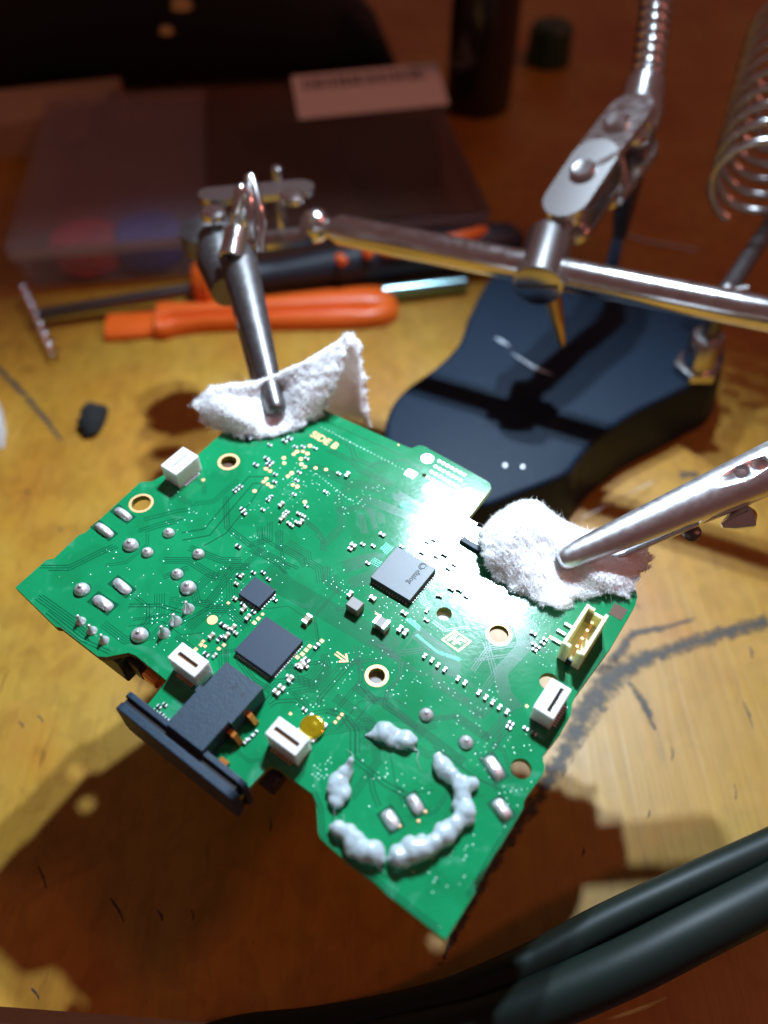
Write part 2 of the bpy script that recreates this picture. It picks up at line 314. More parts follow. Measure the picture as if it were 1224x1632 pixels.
# ================================================================== CIRCUIT BOARD
board = thing("circuit_board", "green circuit board gripped at two edges by clips with white cloth", "circuit board", mat=BMAT)
TH = 1.2
OUT = [(24.5, 936), (74.5, 892), (86, 890), (110, 867.5), (125.5, 852.7), (137, 848), (223.5, 768.4), (243, 767), (262, 756), (316, 724), (356, 688), (400, 652), (470, 633), (515, 652.7),
       (585, 684), (648, 712), (656, 714.5), (661, 712.5), (669, 709.8), (677, 711.5), (685, 716), (730, 740.5), (775, 766), (781, 771), (783, 778), (779, 784), (746, 826), (752, 836), (790, 850), (850, 875), (950, 912), (1003, 928), (1013, 940), (1016, 951), (1012, 966), (994.5, 996),
       (974, 1031), (957, 1055), (918, 1108), (912, 1121), (910, 1139), (894, 1168), (866, 1203), (865.5, 1212), (868.6, 1222), (866.7, 1232), (838, 1271), (835, 1278), (834, 1288), (796, 1351.6), (784, 1368), (757, 1404), (756, 1410), (758, 1421), (710, 1498.4),
       (626.7, 1432.7), (622, 1430), (595, 1405), (560, 1380), (519, 1343.5), (510, 1335), (507, 1326), (503.5, 1274), (499, 1266), (480, 1252), (444, 1225), (434.5, 1221), (426, 1224), (419, 1232), (380, 1273), (222, 1143), (233, 1126), (266, 1085), (217, 1045), (205, 1040), (170, 1047), (156, 1046), (97, 1000), (89, 999), (60, 970.6)]
HOLES = [(225, 802, 1.72, 1), (364.5, 736, 1.5, 1), (600.5, 1077, 1.30, 1), (795, 1010.5, 1.55, 1), (708, 978, 1.2, 0), (830.5, 1225, 1.45, 0), (875, 1086, 1.4, 0), (676, 757.5, .42, 0), (722, 785, .4, 0)]
bm = bmesh.new(); edges = []
def loop_edges(pts):
    vs = [bm.verts.new((p[0] * MM, p[1] * MM, 0)) for p in pts]
    return [bm.edges.new((vs[i], vs[(i + 1) % len(vs)])) for i in range(len(vs))]
edges += loop_edges([b(*p) for p in OUT])
for x, y, r, _ in HOLES:
    c = b(x, y); edges += loop_edges([c + r * np.array([math.cos(a), math.sin(a)]) for a in np.linspace(0, 2 * math.pi, 28, endpoint=False)])
bmesh.ops.triangle_fill(bm, use_beauty=True, use_dissolve=False, edges=edges, normal=(0, 0, 1))
for f_ in bm.faces:
    if f_.normal.z < 0: f_.normal_flip()
top = list(bm.faces)
r_ = bmesh.ops.extrude_face_region(bm, geom=top)
newv = [g for g in r_['geom'] if isinstance(g, bmesh.types.BMVert)]
for v in newv: v.co.z -= TH * MM
bm.normal_update(); bmesh.ops.recalc_face_normals(bm, faces=bm.faces)
for f_ in bm.faces: f_.material_index = 1 if abs(f_.normal.z) < 0.5 else 0
me = bpy.data.meshes.new("substrate"); bm.to_mesh(me); bm.free(); me.materials.append(M['mask']); me.materials.append(M['fr4'])
sub = ob("substrate", me, board)
def ring(r0, r1, z0, z1, n=32):
    return MB().loft([[(r * math.cos(a), r * math.sin(a), z) for a in np.linspace(0, 2 * math.pi, n, endpoint=False)] for r, z in ((r0, z0), (r0, z1), (r1, z1), (r1, z0), (r0, z0))], caps=False)
for x, y, r, g in HOLES:
    c = b(x, y)
    if g: ring(r - .02, r + (.5 if x > 300 else .42), -.02, .03).build("plated_ring", 'gold', board, (c[0], c[1], 0))
OUTB = [b(*p) for p in OUT]
def inside(p):
    c = False; n = len(OUTB)
    for i in range(n):
        x1, y1 = OUTB[i]; x2, y2 = OUTB[(i + 1) % n]
        if (y1 > p[1]) != (y2 > p[1]) and p[0] < (x2 - x1) * (p[1] - y1) / (y2 - y1) + x1: c = not c
    return c and all(np.linalg.norm(p - b(x, y)) > r + .7 for x, y, r, _ in HOLES)
# ---- copper lines under the mask (joined: hair-thin, uncountable)
lines = MB(); tlines = MB()
def pl(pts, wdt, z, mbx):
    n = len(pts); L_ = []; R_ = []
    for i in range(n):
        d0 = pts[i] - pts[i - 1] if i else pts[1] - pts[0]; d1 = pts[i + 1] - pts[i] if i < n - 1 else d0
        d0 = d0 / (np.linalg.norm(d0) + 1e-9); d1 = d1 / (np.linalg.norm(d1) + 1e-9); n0 = np.array([-d0[1], d0[0]]); n1 = np.array([-d1[1], d1[0]]); m_ = n0 + n1; m_ /= max(0.5, np.linalg.norm(m_) * (np.linalg.norm(m_)) / 2); m_ = m_ if np.linalg.norm(m_) < 2 else n1
        L_.append(pts[i] + m_ * wdt / 2); R_.append(pts[i] - m_ * wdt / 2)
    vs = [(p[0], p[1], z) for p in L_] + [(p[0], p[1], z) for p in R_]
    mbx.add(vs, [(n + i, n + i + 1, i + 1, i) for i in range(n - 1)])
def bundle(pp, n=1, pitch=.3, wdt=.1, mbx=None, stag=0.0):
    wdt = wdt * 1.3 if mbx is lines else wdt * .8
    pts = [b(*p) for p in pp]; mbx = mbx or lines
    for k in range(n):
        o = (k - (n - 1) / 2) * pitch; q = []
        for i in range(len(pts)):
            d0 = pts[i] - pts[i - 1] if i else pts[1] - pts[0]; d1 = pts[i + 1] - pts[i] if i < len(pts) - 1 else pts[i] - pts[i - 1]
            d0 = d0 / np.linalg.norm(d0); d1 = d1 / np.linalg.norm(d1); n0 = np.array([-d0[1], d0[0]]); n1 = np.array([-d1[1], d1[0]]); m_ = (n0 + n1); m_ = m_ / max(.4, (m_ @ m_) / 2)
            q.append(pts[i] + m_ * o)
        if stag:
            d = q[1] - q[0]; q[0] = q[0] + d / np.linalg.norm(d) * random.uniform(0, stag); d = q[-2] - q[-1]; q[-1] = q[-1] + d / np.linalg.norm(d) * random.uniform(0, stag)
        pl(q, wdt, .015, mbx)
for a in [
    ([(425, 905), (455, 935), (560, 995), (632, 1036)], 15, .24, .055, 0), ([(300, 872), (352, 893), (388, 893)], 4, .36, .1, .5), ([(394, 870), (440, 893), (462, 912)], 5, .34, .1, 1),
    ([(255, 893), (300, 893), (335, 915), (352, 921)], 4, .38, .1, 1), ([(310, 940), (314, 960), (330, 963), (352, 935), (372, 903), (400, 903)], 4, .36, .1, .3),
    ([(300, 1002), (335, 970), (365, 970), (395, 1000)], 5, .36, .09, .3), ([(60, 950), (130, 1000), (150, 1018)], 4, .4, .11, 1), ([(75, 975), (128, 1018), (175, 1040)], 2, .5, .12, 0),
    ([(215, 850), (250, 838), (300, 825)], 3, .5, .12, 2), ([(230, 828), (280, 815), (300, 812)], 2, .6, .12, 0), ([(60, 905), (110, 905), (160, 880), (190, 868)], 3, .5, .12, 2),
    ([(290, 855), (330, 848), (370, 800), (400, 765), (440, 765)], 2, 1.6, .16, 0), ([(325, 870), (360, 850), (400, 800), (420, 770)], 1, .4, .14, 0), ([(360, 790), (362, 840), (398, 868), (430, 860), (430, 830)], 3, .4, .1, .5),
    ([(445, 842), (445, 870), (480, 890), (490, 905)], 4, .36, .1, .6), ([(480, 825), (505, 845), (515, 862), (515, 880)], 3, .34, .1, .5), ([(420, 840), (420, 858), (448, 876), (452, 896), (476, 906)], 2, .4, .1, 0),
    ([(555, 930), (600, 918), (590, 905)], 7, .32, .09, .8), ([(545, 905), (580, 893), (610, 888)], 8, .3, .09, .8), ([(520, 900), (520, 925), (545, 945)], 4, .36, .09, .5),
    ([(570, 790), (640, 818), (690, 838)], 5, .36, .1, 2), ([(625, 785), (690, 822), (712, 838)], 10, .22, .08, 1), ([(500, 745), (560, 770), (620, 780)], 4, .5, .1, 3), ([(520, 715), (560, 735), (575, 750), (630, 775)], 3, .45, .1, 1),
    ([(540, 700), (560, 712), (565, 730), (600, 745)], 2, .6, .12, 0), ([(575, 820), (582, 850)], 6, .2, .06, 0), ([(588, 808), (600, 845)], 5, .2, .06, .4),
    ([(815, 985), (828, 998), (836, 1030), (797, 1072), (805, 1107), (826, 1132)], 8, .26, .09, .3), ([(840, 1000), (845, 1022), (838, 1036)], 4, .26, .08, 0), ([(660, 1005), (690, 1028), (715, 1048), (722, 1062), (718, 1080)], 8, .3, .1, .4),
    ([(696, 1062), (697, 1090), (735, 1113), (745, 1120)], 4, .34, .09, .3), ([(740, 1113), (755, 1135), (770, 1140)], 2, .4, .1, 0), ([(564, 1094), (597, 1116), (608, 1117), (670, 1163), (740, 1215)], 4, .32, .1, 0),
    ([(640, 1055), (636, 1080), (617, 1103), (612, 1125), (665, 1160)], 2, .4, .12, 0), ([(636, 1052), (617, 1038), (590, 1020)], 3, .34, .1, 0), ([(725, 1140), (780, 1178)], 5, .26, .08, 0), ([(690, 1145), (715, 1143), (728, 1140)], 3, .26, .08, .2),
    ([(770, 1180), (800, 1150), (812, 1120)], 3, .4, .1, 1), ([(785, 1185), (820, 1148)], 3, .5, .1, 1), ([(750, 1155), (790, 1110)], 4, .45, .1, 2),
    ([(520, 1133), (545, 1140), (562, 1162), (562, 1208), (612, 1248), (636, 1262), (655, 1270)], 2, .62, .12, 0), ([(530, 1133), (556, 1146), (570, 1165), (570, 1200)], 2, .5, .1, 0), ([(590, 1230), (594, 1260), (604, 1286)], 2, .5, .12, 0), ([(628, 1256), (640, 1262), (642, 1280)], 2, .5, .1, 0),
    ([(430, 1125), (440, 1118), (470, 1116), (485, 1128)], 2, .5, .1, 0), ([(455, 1052), (470, 1080), (500, 1092), (522, 1068), (516, 1040)], 4, .34, .1, .3), ([(508, 1122), (510, 1112), (555, 1062), (572, 1050)], 2, .5, .12, 0), ([(575, 1045), (575, 1090), (600, 1120)], 2, .5, .1, 0),
    ([(690, 1190), (760, 1240), (800, 1260)], 1, .4, .14, 0), ([(500, 1262), (512, 1290), (514, 1330), (560, 1372), (620, 1420), (700, 1482)], 2, .45, .14, 0), ([(745, 1430), (790, 1352), (826, 1290)], 2, .4, .14, 0),
    ([(275, 1000), (340, 965)], 2, .5, .12, 1), ([(205, 965), (255, 965), (290, 975)], 2, .5, .12, 0), ([(260, 920), (300, 905)], 3, .4, .1, 0), ([(520, 672), (560, 690), (640, 726)], 1, .3, .12, 0), ([(380, 1052), (405, 1085), (430, 1100)], 3, .36, .1, 0),
]: bundle(a[0], a[1], a[2], a[3], lines, a[4])
for a in [([(648, 985), (672, 1004)], 3, .3, .12, .5), ([(662, 1010), (700, 1040), (735, 1052)], 3, .2, .09, .3), ([(686, 905), (700, 918), (712, 915)], 3, .4, .14, .3), ([(678, 925), (694, 940)], 4, .36, .14, .4), ([(668, 940), (676, 960), (690, 966)], 4, .32, .12, .4), ([(720, 930), (745, 948)], 6, .22, .1, 1), ([(750, 930), (790, 960)], 8, .2, .09, 1), ([(716, 955), (732, 965)], 4, .3, .14, .6), ([(690, 990), (708, 1003)], 2, .4, .2, 0), ([(708, 1005), (746, 999)], 2, .3, .14, 0),
          ([(610, 880), (622, 868)], 5, .36, .12, .4), ([(655, 868), (662, 880)], 5, .36, .12, .3), ([(700, 820), (735, 845)], 6, .24, .1, 2), ([(592, 892), (606, 900)], 4, .36, .12, 0), ([(640, 800), (700, 835)], 9, .22, .07, 1)]:
    bundle(a[0], a[1], a[2], a[3], tlines, a[4])
R_ = random.Random(21)
for _ in range(120):
    p = np.array([R_.uniform(60, 960), R_.uniform(690, 1440)]); q0 = b(*p)
    if not inside(q0): continue
    a0 = R_.choice((0, 90, 45, 135, 0, 90)); pts = [q0]; 
    for k_ in range(R_.choice((2, 3, 3, 4))):
        aa = math.radians(a0); pts.append(pts[-1] + np.array([math.cos(aa), math.sin(aa)]) * R_.uniform(1.5, 6.5)); a0 += R_.choice((45, -45))
    if not all(inside(q_) for q_ in pts): continue
    n_ = R_.choice((1, 2, 2, 3, 4, 5)); pit = R_.uniform(.3, .45)
    for k_ in range(n_):
        o_ = (k_ - (n_ - 1) / 2) * pit; qq = []
        for i_ in range(len(pts)):
            d0 = pts[i_] - pts[i_ - 1] if i_ else pts[1] - pts[0]; d1 = pts[i_ + 1] - pts[i_] if i_ < len(pts) - 1 else pts[i_] - pts[i_ - 1]
            d0 = d0 / np.linalg.norm(d0); d1 = d1 / np.linalg.norm(d1); m_ = np.array([-d0[1] - d1[1], d0[0] + d1[0]]); m_ = m_ / max(.4, (m_ @ m_) / 2); qq.append(pts[i_] + m_ * o_)
        pl(qq, .1, .012, lines)
lines.build("copper_gap_lines", 'gap', board, smooth=0, kind='stuff'); tlines.build("bare_traces", 'trace', board, smooth=0, kind='stuff')
# ---- vias
vm = MB()
def via(c, r):
    vm.add([(c[0] + r * math.cos(a), c[1] + r * math.sin(a), .02) for a in np.linspace(0, 2 * math.pi, 8, endpoint=False)] + [(c[0], c[1], .02 + r * .5)], [(i, (i + 1) % 8, 8) for i in range(8)])
seen = set()
for i in range(26): via(b(513 + i * 5.6, 681 + i * 2.9), .10)
for i in range(12): via(b(505 + i * 4.6, 756 + i * 3.6), .09)
for cx, cy, sx, sy, n in ((470, 770, 45, 40, 60), (560, 790, 50, 35, 40), (400, 810, 40, 50, 30), (610, 950, 50, 40, 55), (700, 900, 40, 40, 60), (660, 980, 50, 25, 40), (540, 930, 25, 25, 22), (720, 1000, 40, 20, 30), (560, 1060, 60, 40, 40), (660, 1090, 60, 30, 36), (760, 1130, 60, 40, 40), (500, 1120, 40, 30, 25),
                          (510, 1230, 25, 25, 30), (620, 1240, 60, 50, 24), (790, 1200, 60, 40, 40), (720, 1380, 60, 60, 22), (820, 1260, 20, 40, 18), (340, 930, 60, 60, 36), (250, 960, 60, 60, 26), (180, 900, 60, 50, 16), (300, 830, 60, 50, 22), (270, 1010, 40, 30, 24), (380, 1000, 40, 30, 24), (860, 1010, 30, 35, 26), (870, 1050, 20, 20, 12), (430, 1240, 40, 40, 10), (690, 760, 30, 25, 16), (700, 850, 40, 30, 34), (440, 900, 40, 30, 20)):
    for _ in range(n):
        p = b(cx + random.gauss(0, sx * .55), cy + random.gauss(0, sy * .55))
        p = np.round(p / .55) * .55
        if inside(p) and (round(p[0], 2), round(p[1], 2)) not in seen: seen.add((round(p[0], 2), round(p[1], 2))); via(p, random.uniform(.065, .105))
vm.build("vias", 'via', board, kind='stuff')
# ---- gold pads and printed marks
pad_r = MB().lathe([(.42, 0), (.42, .035), (0.001, .04)], 20).mesh("gold_pad", 'gold')
for x, y in ((494, 710.6), (473, 720), (468, 724), (483, 719.4), (490, 723), (452.5, 730), (453, 738.4), (479.6, 731.6), (480, 740), (486, 744), (503, 746), (519.6, 748.4), (465, 754), (459, 759), (424, 747), (430.6, 750.8), (424.7, 763), (420, 768), (427, 772), (432.5, 775.7), (406, 782.7), (466.7, 773), (474, 775.7), (486, 800), (324, 765)):
    c = b(x, y); ob("gold_pad", pad_r, board, (c[0], c[1], 0), scale=random.uniform(.8, 1.0))
pad_s = MB().box((0, 0, .02), (.62, .56, .04)).mesh("gold_pad", 'gold')
for x, y, s in ((418.6, 979, .8), (411.8, 986, 1), (405.3, 992.4, 1), (513, 1021.6, 1), (493.7, 1030, 1), (488, 1036, 1), (482, 1042.5, 1), (474, 1047.5, 1), (324, 1022, .8), (320.6, 1027.6, 1), (327, 1030, .8), (312, 1035, 1), (349, 1034, .9), (357, 1028, .9), (364, 961, .8), (545, 1138.6, .7), (540, 1144.5, .7), (534.5, 1151, .7), (463, 1137.6, .7), (839.6, 1125.5, .7), (600, 978, .6), (878, 1016, .9), (635, 709, .5)):
    c = b(x, y); ob("gold_pad", pad_s, board, (c[0], c[1], 0), scale=s)
fid = MB().lathe([(.85, 0), (.85, .03), (0.001, .032)], 28).mesh("fiducial_mark", 'gold')
for x, y, s in ((338.6, 988, 1), (772.7, 976, .95)): c = b(x, y); ob("fiducial_mark", fid, board, (c[0], c[1], 0), scale=s)
def text_obj(name, body, size, mat, parent, c, rz, z, bold=0.0, shear=0.0):
    cu = bpy.data.curves.new(name, 'FONT'); cu.body = body; cu.size = size * MM; cu.align_x = 'CENTER'; cu.align_y = 'CENTER'; cu.extrude = 0.015 * MM; cu.offset = bold * MM; cu.resolution_u = 3
    t = bpy.data.objects.new(name, cu); COL.objects.link(t); bpy.context.view_layer.update()
    me = bpy.data.meshes.new_from_object(t.evaluated_get(bpy.context.evaluated_depsgraph_get())); bpy.data.objects.remove(t, do_unlink=True)
    me.materials.clear(); me.materials.append(M[mat]); me.name = name
    return ob(name, me, parent, (c[0], c[1], z), rz)
c0, c1 = b(492, 694), b(541, 716); cc = (b(517, 702) + 0); ang = math.atan2((c1 - c0)[1], (c1 - c0)[0])
text_obj("side_mark", "SIDE B", 2.2, 'gold', board, cc, 0.0, .02, bold=.02)
# arrow
A0, A1 = b(535, 1040.6), b(554.5, 1054.5); d = (A1 - A0) / np.linalg.norm(A1 - A0); nn = np.array([-d[1], d[0]]); L_ = np.linalg.norm(A1 - A0)
def P2(s, t): q = A0 + d * s + nn * t; return (q[0], q[1])
am = MB(); am.prism([P2(0, .34), P2(0, .14), P2(L_ - .45, .14), P2(L_ - .45, .34)], 0, .03); am.prism([P2(0, -.14), P2(0, -.34), P2(L_ - .45, -.34), P2(L_ - .45, -.14)], 0, .03)
am.prism([P2(L_ - 1.0, .95), P2(L_ - 1.15, .72), P2(L_ - .25, 0), P2(L_ - 1.15, -.72), P2(L_ - 1.0, -.95), P2(L_ + .1, 0)][::-1], 0, .034); am.build("arrow_mark", 'gold', board, smooth=0, kind='stuff')
# HF mark
q = [b(*p) for p in ((703, 1019.4), (730.6, 1039), (752, 1022.4), (724.7, 1004.3))]
def HQ(s, t): p = q[0] * (1 - s) * (1 - t) + q[1] * s * (1 - t) + q[2] * s * t + q[3] * (1 - s) * t; return (p[0], p[1])
hf = MB()
def strip(s0, s1, t0, t1): hf.prism([HQ(s0, t0), HQ(s1, t0), HQ(s1, t1), HQ(s0, t1)], 0, .03)
inn = .085
hf.add([(*HQ(s, t), .03) for s, t in ((0, 0), (1, 0), (1, 1), (0, 1), (inn, inn), (1 - inn, inn), (1 - inn, 1 - inn), (inn, 1 - inn))], [(0, 1, 5, 4), (1, 2, 6, 5), (2, 3, 7, 6), (3, 0, 4, 7)])
hf.prism([HQ(*p) for p in ((.17, .2), (.31, .2), (.31, .43), (.46, .43), (.46, .2), (.6, .2), (.6, .42), (.76, .42), (.76, .53), (.6, .53), (.6, .69), (.84, .69), (.84, .82), (.46, .82), (.46, .57), (.31, .57), (.31, .82), (.17, .82))], 0, .03)
hf.build("hf_mark", 'gold', board, smooth=0, kind='stuff')
# tab test pads
for x, y, r in ((681, 731, 1.15), (687, 780, 1.5)):
    c = b(x, y); MB().lathe([(r, 0), (r, .04), (r * .5, .05), (.001, .05)], 28).build("round_test_pad", 'tin', board, (c[0], c[1], 0))
for x, y, a, e in ((655, 755, 2.0, 1.6), (748, 792, 2.6, 3.4), (740, 838, 3.2, 3.6), (720, 862, 2.2, 2.6), (742, 905, 2.0, 1.2)):
    c = b(x, y); bevel(MB().box((0, 0, .02), (a, e, .04)).build("bare_pad", 'tin', board, (c[0], c[1], 0)), .01)
gp = MB()
for i in range(7):
    for j in range(4): c = b(700, 735) * (1 - i / 6.0) + b(740, 757) * (i / 6.0) + (b(693, 745) - b(700, 735)) * j * .85; gp.box((c[0], c[1], .02), (.5, .5, .04))
gp.build("pad_grid", 'tin', board, kind='stuff')
# ---- small parts
def smd(L_, W_, H_, body):
    e = L_ * .24; m_ = MB(); k = .92
    def sec(x, s): return [(x, -W_ / 2 * s, 0), (x, W_ / 2 * s, 0), (x, W_ / 2 * s, H_ * s), (x, -W_ / 2 * s, H_ * s)]
    m_.loft([sec(-L_ / 2, .94), sec(-L_ / 2 + .04, 1), sec(-L_ / 2 + e, 1)], 1, caps=False); m_.loft([sec(-L_ / 2 + e, 1), sec(-L_ / 2 + e, k), sec(L_ / 2 - e, k), sec(L_ / 2 - e, 1)], 0, caps=False); m_.loft([sec(L_ / 2 - e, 1), sec(L_ / 2 - .04, 1), sec(L_ / 2, .94)], 1, caps=False)
    m_.add(sec(-L_ / 2, .94), [(0, 3, 2, 1)], 1); m_.add(sec(L_ / 2, .94), [(0, 1, 2, 3)], 1)
    me = m_.mesh("smd", [body, 'tin'], 0)
    bm = bmesh.new(); bm.from_mesh(me); bmesh.ops.remove_doubles(bm, verts=bm.verts, dist=1e-7); bm.to_mesh(me); bm.free(); return me
R4 = smd(1.05, .55, .4, 'res'); R3 = smd(.8, .42, .32, 'res'); C4 = smd(1.1, .62, .6, 'cap'); C3 = smd(.8, .45, .45, 'cap'); C6 = smd(1.7, 1.0, .9, 'cap')
H = math.pi / 2
def put(name, me, lst):
    for it in lst:
        x, y = it[0], it[1]; rz = it[2] if len(it) > 2 else 0; c = b(x, y, .2)
        ob(name, me, board, (c[0], c[1], .01), rz + random.uniform(-.05, .05))
put("resistor", R4, [(454, 703), (462, 699), (408, 741), (387, 812, 0), (389, 818, 0), (380, 871), (425, 731, 0), (432, 737, 0), (428, 741, 0), (355, 996), (350, 1018, H), (505, 1030, H), (489, 1052), (850, 1009.4), (708, 883), (700, 949, .35), (644, 977), (329, 1043), (609, 852), (719, 938), (732.5, 940)])
put("resistor", R3, [(430, 709), (471, 712), (483, 712), (502.5, 714.5), (489, 731), (477, 753), (469, 788), (439, 756), (438, 768), (473, 765.5), (488, 807), (432, 792, H), (427, 797), (419, 812.5), (374, 782.5), (379, 779), (384, 775), (540, 754.7), (519, 784), (586, 897.5), (595, 870), (578, 867.5), (679.6, 988), (680.6, 862.5), (691, 859.6), (695, 886), (850.6, 1169), (838, 1161), (814.7, 1152.5), (811, 1159), (851, 1027), (857, 1031), (852, 1036), (864.7, 1025), (868.6, 1019), (407, 1168, H), (400, 1175, H), (485.5, 1131),
    (404, 912.5), (419.6, 912.5), (428, 923), (438.6, 956), (404, 975), (380, 917), (386.7, 963), (254, 1126), (263, 1123), (247.6, 1133), (258, 1138), (266, 1146), (680.6, 973, H), (743, 950), (640, 871), (662, 888), (672, 880), (714, 905), (724, 899)])
put("capacitor", C3, [(676.7, 1046, H), (688.4, 1052.7, H), (698, 1060.6, H), (709, 1067.5, H), (730, 1082, H), (741, 1089, H), (763, 1104, H), (774, 1112, H), (785, 1119.6, H), (796, 1127.5, H), (808, 1135, H), (458, 816.5), (453.5, 820), (476, 819), (484, 823), (473, 833), (465, 838), (460.5, 834), (558, 875), (385.7, 918, H), (377, 930.6), (375, 954), (363, 1001), (376, 1009), (342.5, 1045, H), (460, 1079), (474, 1062), (392, 1182, H), (488, 1062, 0)])
put("capacitor", C4, [(448.6, 804.7, H), (449.6, 827, H), (480, 833, H), (553.5, 757.6, H), (563, 870), (388.6, 971, H), (395.5, 984.5, H), (372, 1001, H), (337.6, 1014, H), (362, 1014, H), (480, 1058, H), (482.5, 1062, H), (463, 1083, H), (449, 1096.5), (441, 1104), (558, 947.5, H), (594, 954), (637.5, 1003, H), (646, 1008.6, H)])
c = b(490, 990); ob("capacitor", C6, board, (c[0], c[1], 0), H)
for (x, y), mats, nm in (((566, 971), 'capg', 'inductor'), ((608, 999), 'cap', 'inductor')):
    c = b(x, y, 0)
    if nm == 'inductor' and x < 600: o = bevel(MB().box((0, 0, .85), (2.3, 1.9, 1.7)).build(nm, 'capg', board, (c[0], c[1], 0)), .12)
    else: ob(nm, smd(2.3, 1.75, 1.6, 'capg'), board, (c[0], c[1], 0), 0)
# thin leads next to the cream connector
for x, y in ((906, 998.6), (894, 1009), (887, 1023)): c = b(x, y); bevel(MB().box((0, 0, .2), (1.5, .55, .4)).build("connector_lead", 'tin', board, (c[0], c[1], 0)), .08)
# ---- chips
def corners(px, h): return [b(x, y, h) for x, y in px]
def chip(px, h, mat, label=None, npin=12):
    k = corners(px, h); c = sum(k) / 4; du = (np.linalg.norm(k[3] - k[0]) + np.linalg.norm(k[2] - k[1])) / 2; dv = (np.linalg.norm(k[1] - k[0]) + np.linalg.norm(k[2] - k[3])) / 2
    o = bevel(MB().box((0, 0, h / 2 + .03), (du, dv, h)).build("chip", mat, board, (c[0], c[1], 0)), .06)
    if label: o['label'] = label
    pins = MB()
    for i in range(npin):
        t = (i + .5) / npin - .5
        for s in (-1, 1):
            pins.box((t * du * .9, s * (dv / 2 + .12), .06), (du * .9 / npin * .5, .34, .1)); pins.box((s * (du / 2 + .12), t * dv * .9, .06), (.34, dv * .9 / npin * .5, .1))
    pins.build("contacts", 'tin', o, kind='stuff', smooth=0); return o, c, du, dv
dia, dc, du_, dv_ = chip([(591.4, 919.4), (633.5, 869.4), (694.3, 907.6), (652.2, 957.6)], 1.15, 'chipg', "grey square chip with printed maker name", 13)
chip([(374.7, 1035.7), (424.5, 980.8), (482.5, 1022.9), (430.6, 1077.8)], .95, 'chip', "large black square chip without visible print", 16)
chip([(380.8, 946.3), (405.3, 918.8), (438.6, 939.4), (413.1, 968.8)], .85, 'chip', "small black square chip", 7)
tc_ = b(656, 916, 1.2) - dc
text_obj("chip_print", "dialog", 1.3, 'print', dia, tc_ + np.array([.55, -.15]), -H, 1.19, bold=.02)
g1 = tc_ + np.array([.55, 2.35]); sw = MB()
for r, a0 in ((.62, .6), (.4, 2.2)):
    pts = [(g1[0] + r * math.cos(a), g1[1] + r * math.sin(a), 1.2) for a in np.linspace(a0, a0 + 4.4, 18)]; sw.tube(pts, .06, 6)
sw.build("chip_logo", 'print', dia)
c = b(399, 690, .5); bevel(MB().box((0, 0, .5), (2.0, 3.0, 1.0)).build("chip", 'chip', board, (c[0], c[1], 0)), .06)
a_, e_ = b(735, 858, .5), b(768, 878, .5); c = (a_ + e_) / 2; bevel(MB().box((0, 0, .35), (np.linalg.norm(e_ - a_), 1.0, .7)).build("chip", 'chip', board, (c[0], c[1], 0), math.atan2(*(e_ - a_)[::-1])), .05)
# ---- white vertical sockets
def socket(px, h, along, slot, contacts=True):
    k = corners(px, h); c = sum(k) / 4; du = (np.linalg.norm(k[3] - k[0]) + np.linalg.norm(k[2] - k[1])) / 2; dv = (np.linalg.norm(k[1] - k[0]) + np.linalg.norm(k[2] - k[3])) / 2
    a, e = du / 2, dv / 2; (sx, sy, so), dep = slot, 1.6
    if along == 'u': s0, s1, t0, t1 = -sx / 2, sx / 2, so - sy / 2, so + sy / 2
    else: s0, s1, t0, t1 = so - sy / 2, so + sy / 2, -sx / 2, sx / 2
    m_ = MB(); o4 = [(-a, -e), (a, -e), (a, e), (-a, e)]; i4 = [(s0, t0), (s1, t0), (s1, t1), (s0, t1)]
    vs = [(x, y, 0) for x, y in o4] + [(x, y, h) for x, y in o4] + [(x, y, h) for x, y in i4] + [(x, y, h - dep) for x, y in i4]
    fs = [(3, 2, 1, 0)] + [(i, (i + 1) % 4, 4 + (i + 1) % 4, 4 + i) for i in range(4)] + [(4 + i, 4 + (i + 1) % 4, 8 + (i + 1) % 4, 8 + i) for i in range(4)]
    m_.add(vs, fs, 0); m_.add(vs, [(8 + i, 8 + (i + 1) % 4, 12 + (i + 1) % 4, 12 + i) for i in range(4)] + [(12, 13, 14, 15)], 1)
    o = m_.build("white_socket", ['white', 'slot'], board, (c[0], c[1], .02), smooth=0)
    bmx = bmesh.new(); bmx.from_mesh(o.data); bmesh.ops.remove_doubles(bmx, verts=bmx.verts, dist=1e-7); bmx.to_mesh(o.data); bmx.free(); bevel(o, .07)
    g = MB(); n = 8
    for i in range(n):
        t = ((i + .5) / n - .5) * sx * .92
        if along == 'u': g.box((t, t0 + .06, h - .5), (.14, .14, 1.1)); g.box((t, -e - .25, .1), (.2, .55, .16))
        else: g.box((s1 - .06, t, h - .5), (.14, .14, 1.1)); g.box((a + .25, t, .1), (.55, .2, .16))
    g.build("contacts", 'gold' if along == 'u' else 'tin', o, smooth=0, kind='stuff'); return o
socket([(256.7, 741.4), (291.6, 711.4), (315, 726.7), (280.8, 757.5)], 3.7, 'v', (4.1, .07, -.1))
wk = [o_ for o_ in board.children if o_.name == 'white_socket'][0]; tk = MB()
for i_ in range(8): tk.box((.05, (i_ - 3.5) * .47, 3.715), (.75, .13, .03))
tk.build('contact_ticks', 'slot', wk, smooth=0, kind='stuff')
socket([(267.6, 1047), (291, 1022.7), (333, 1055), (309, 1079.6)], 3.9, 'u', (3.7, .6, -.1))
socket([(422.7, 1168), (445, 1142), (494, 1176), (470, 1205)], 3.9, 'u', (4.2, .6, -.15))
socket([(849.4, 1127), (879.4, 1080.4), (912.7, 1099.6), (881.4, 1144.7)], 3.7, 'v', (4.2, .6, .5))
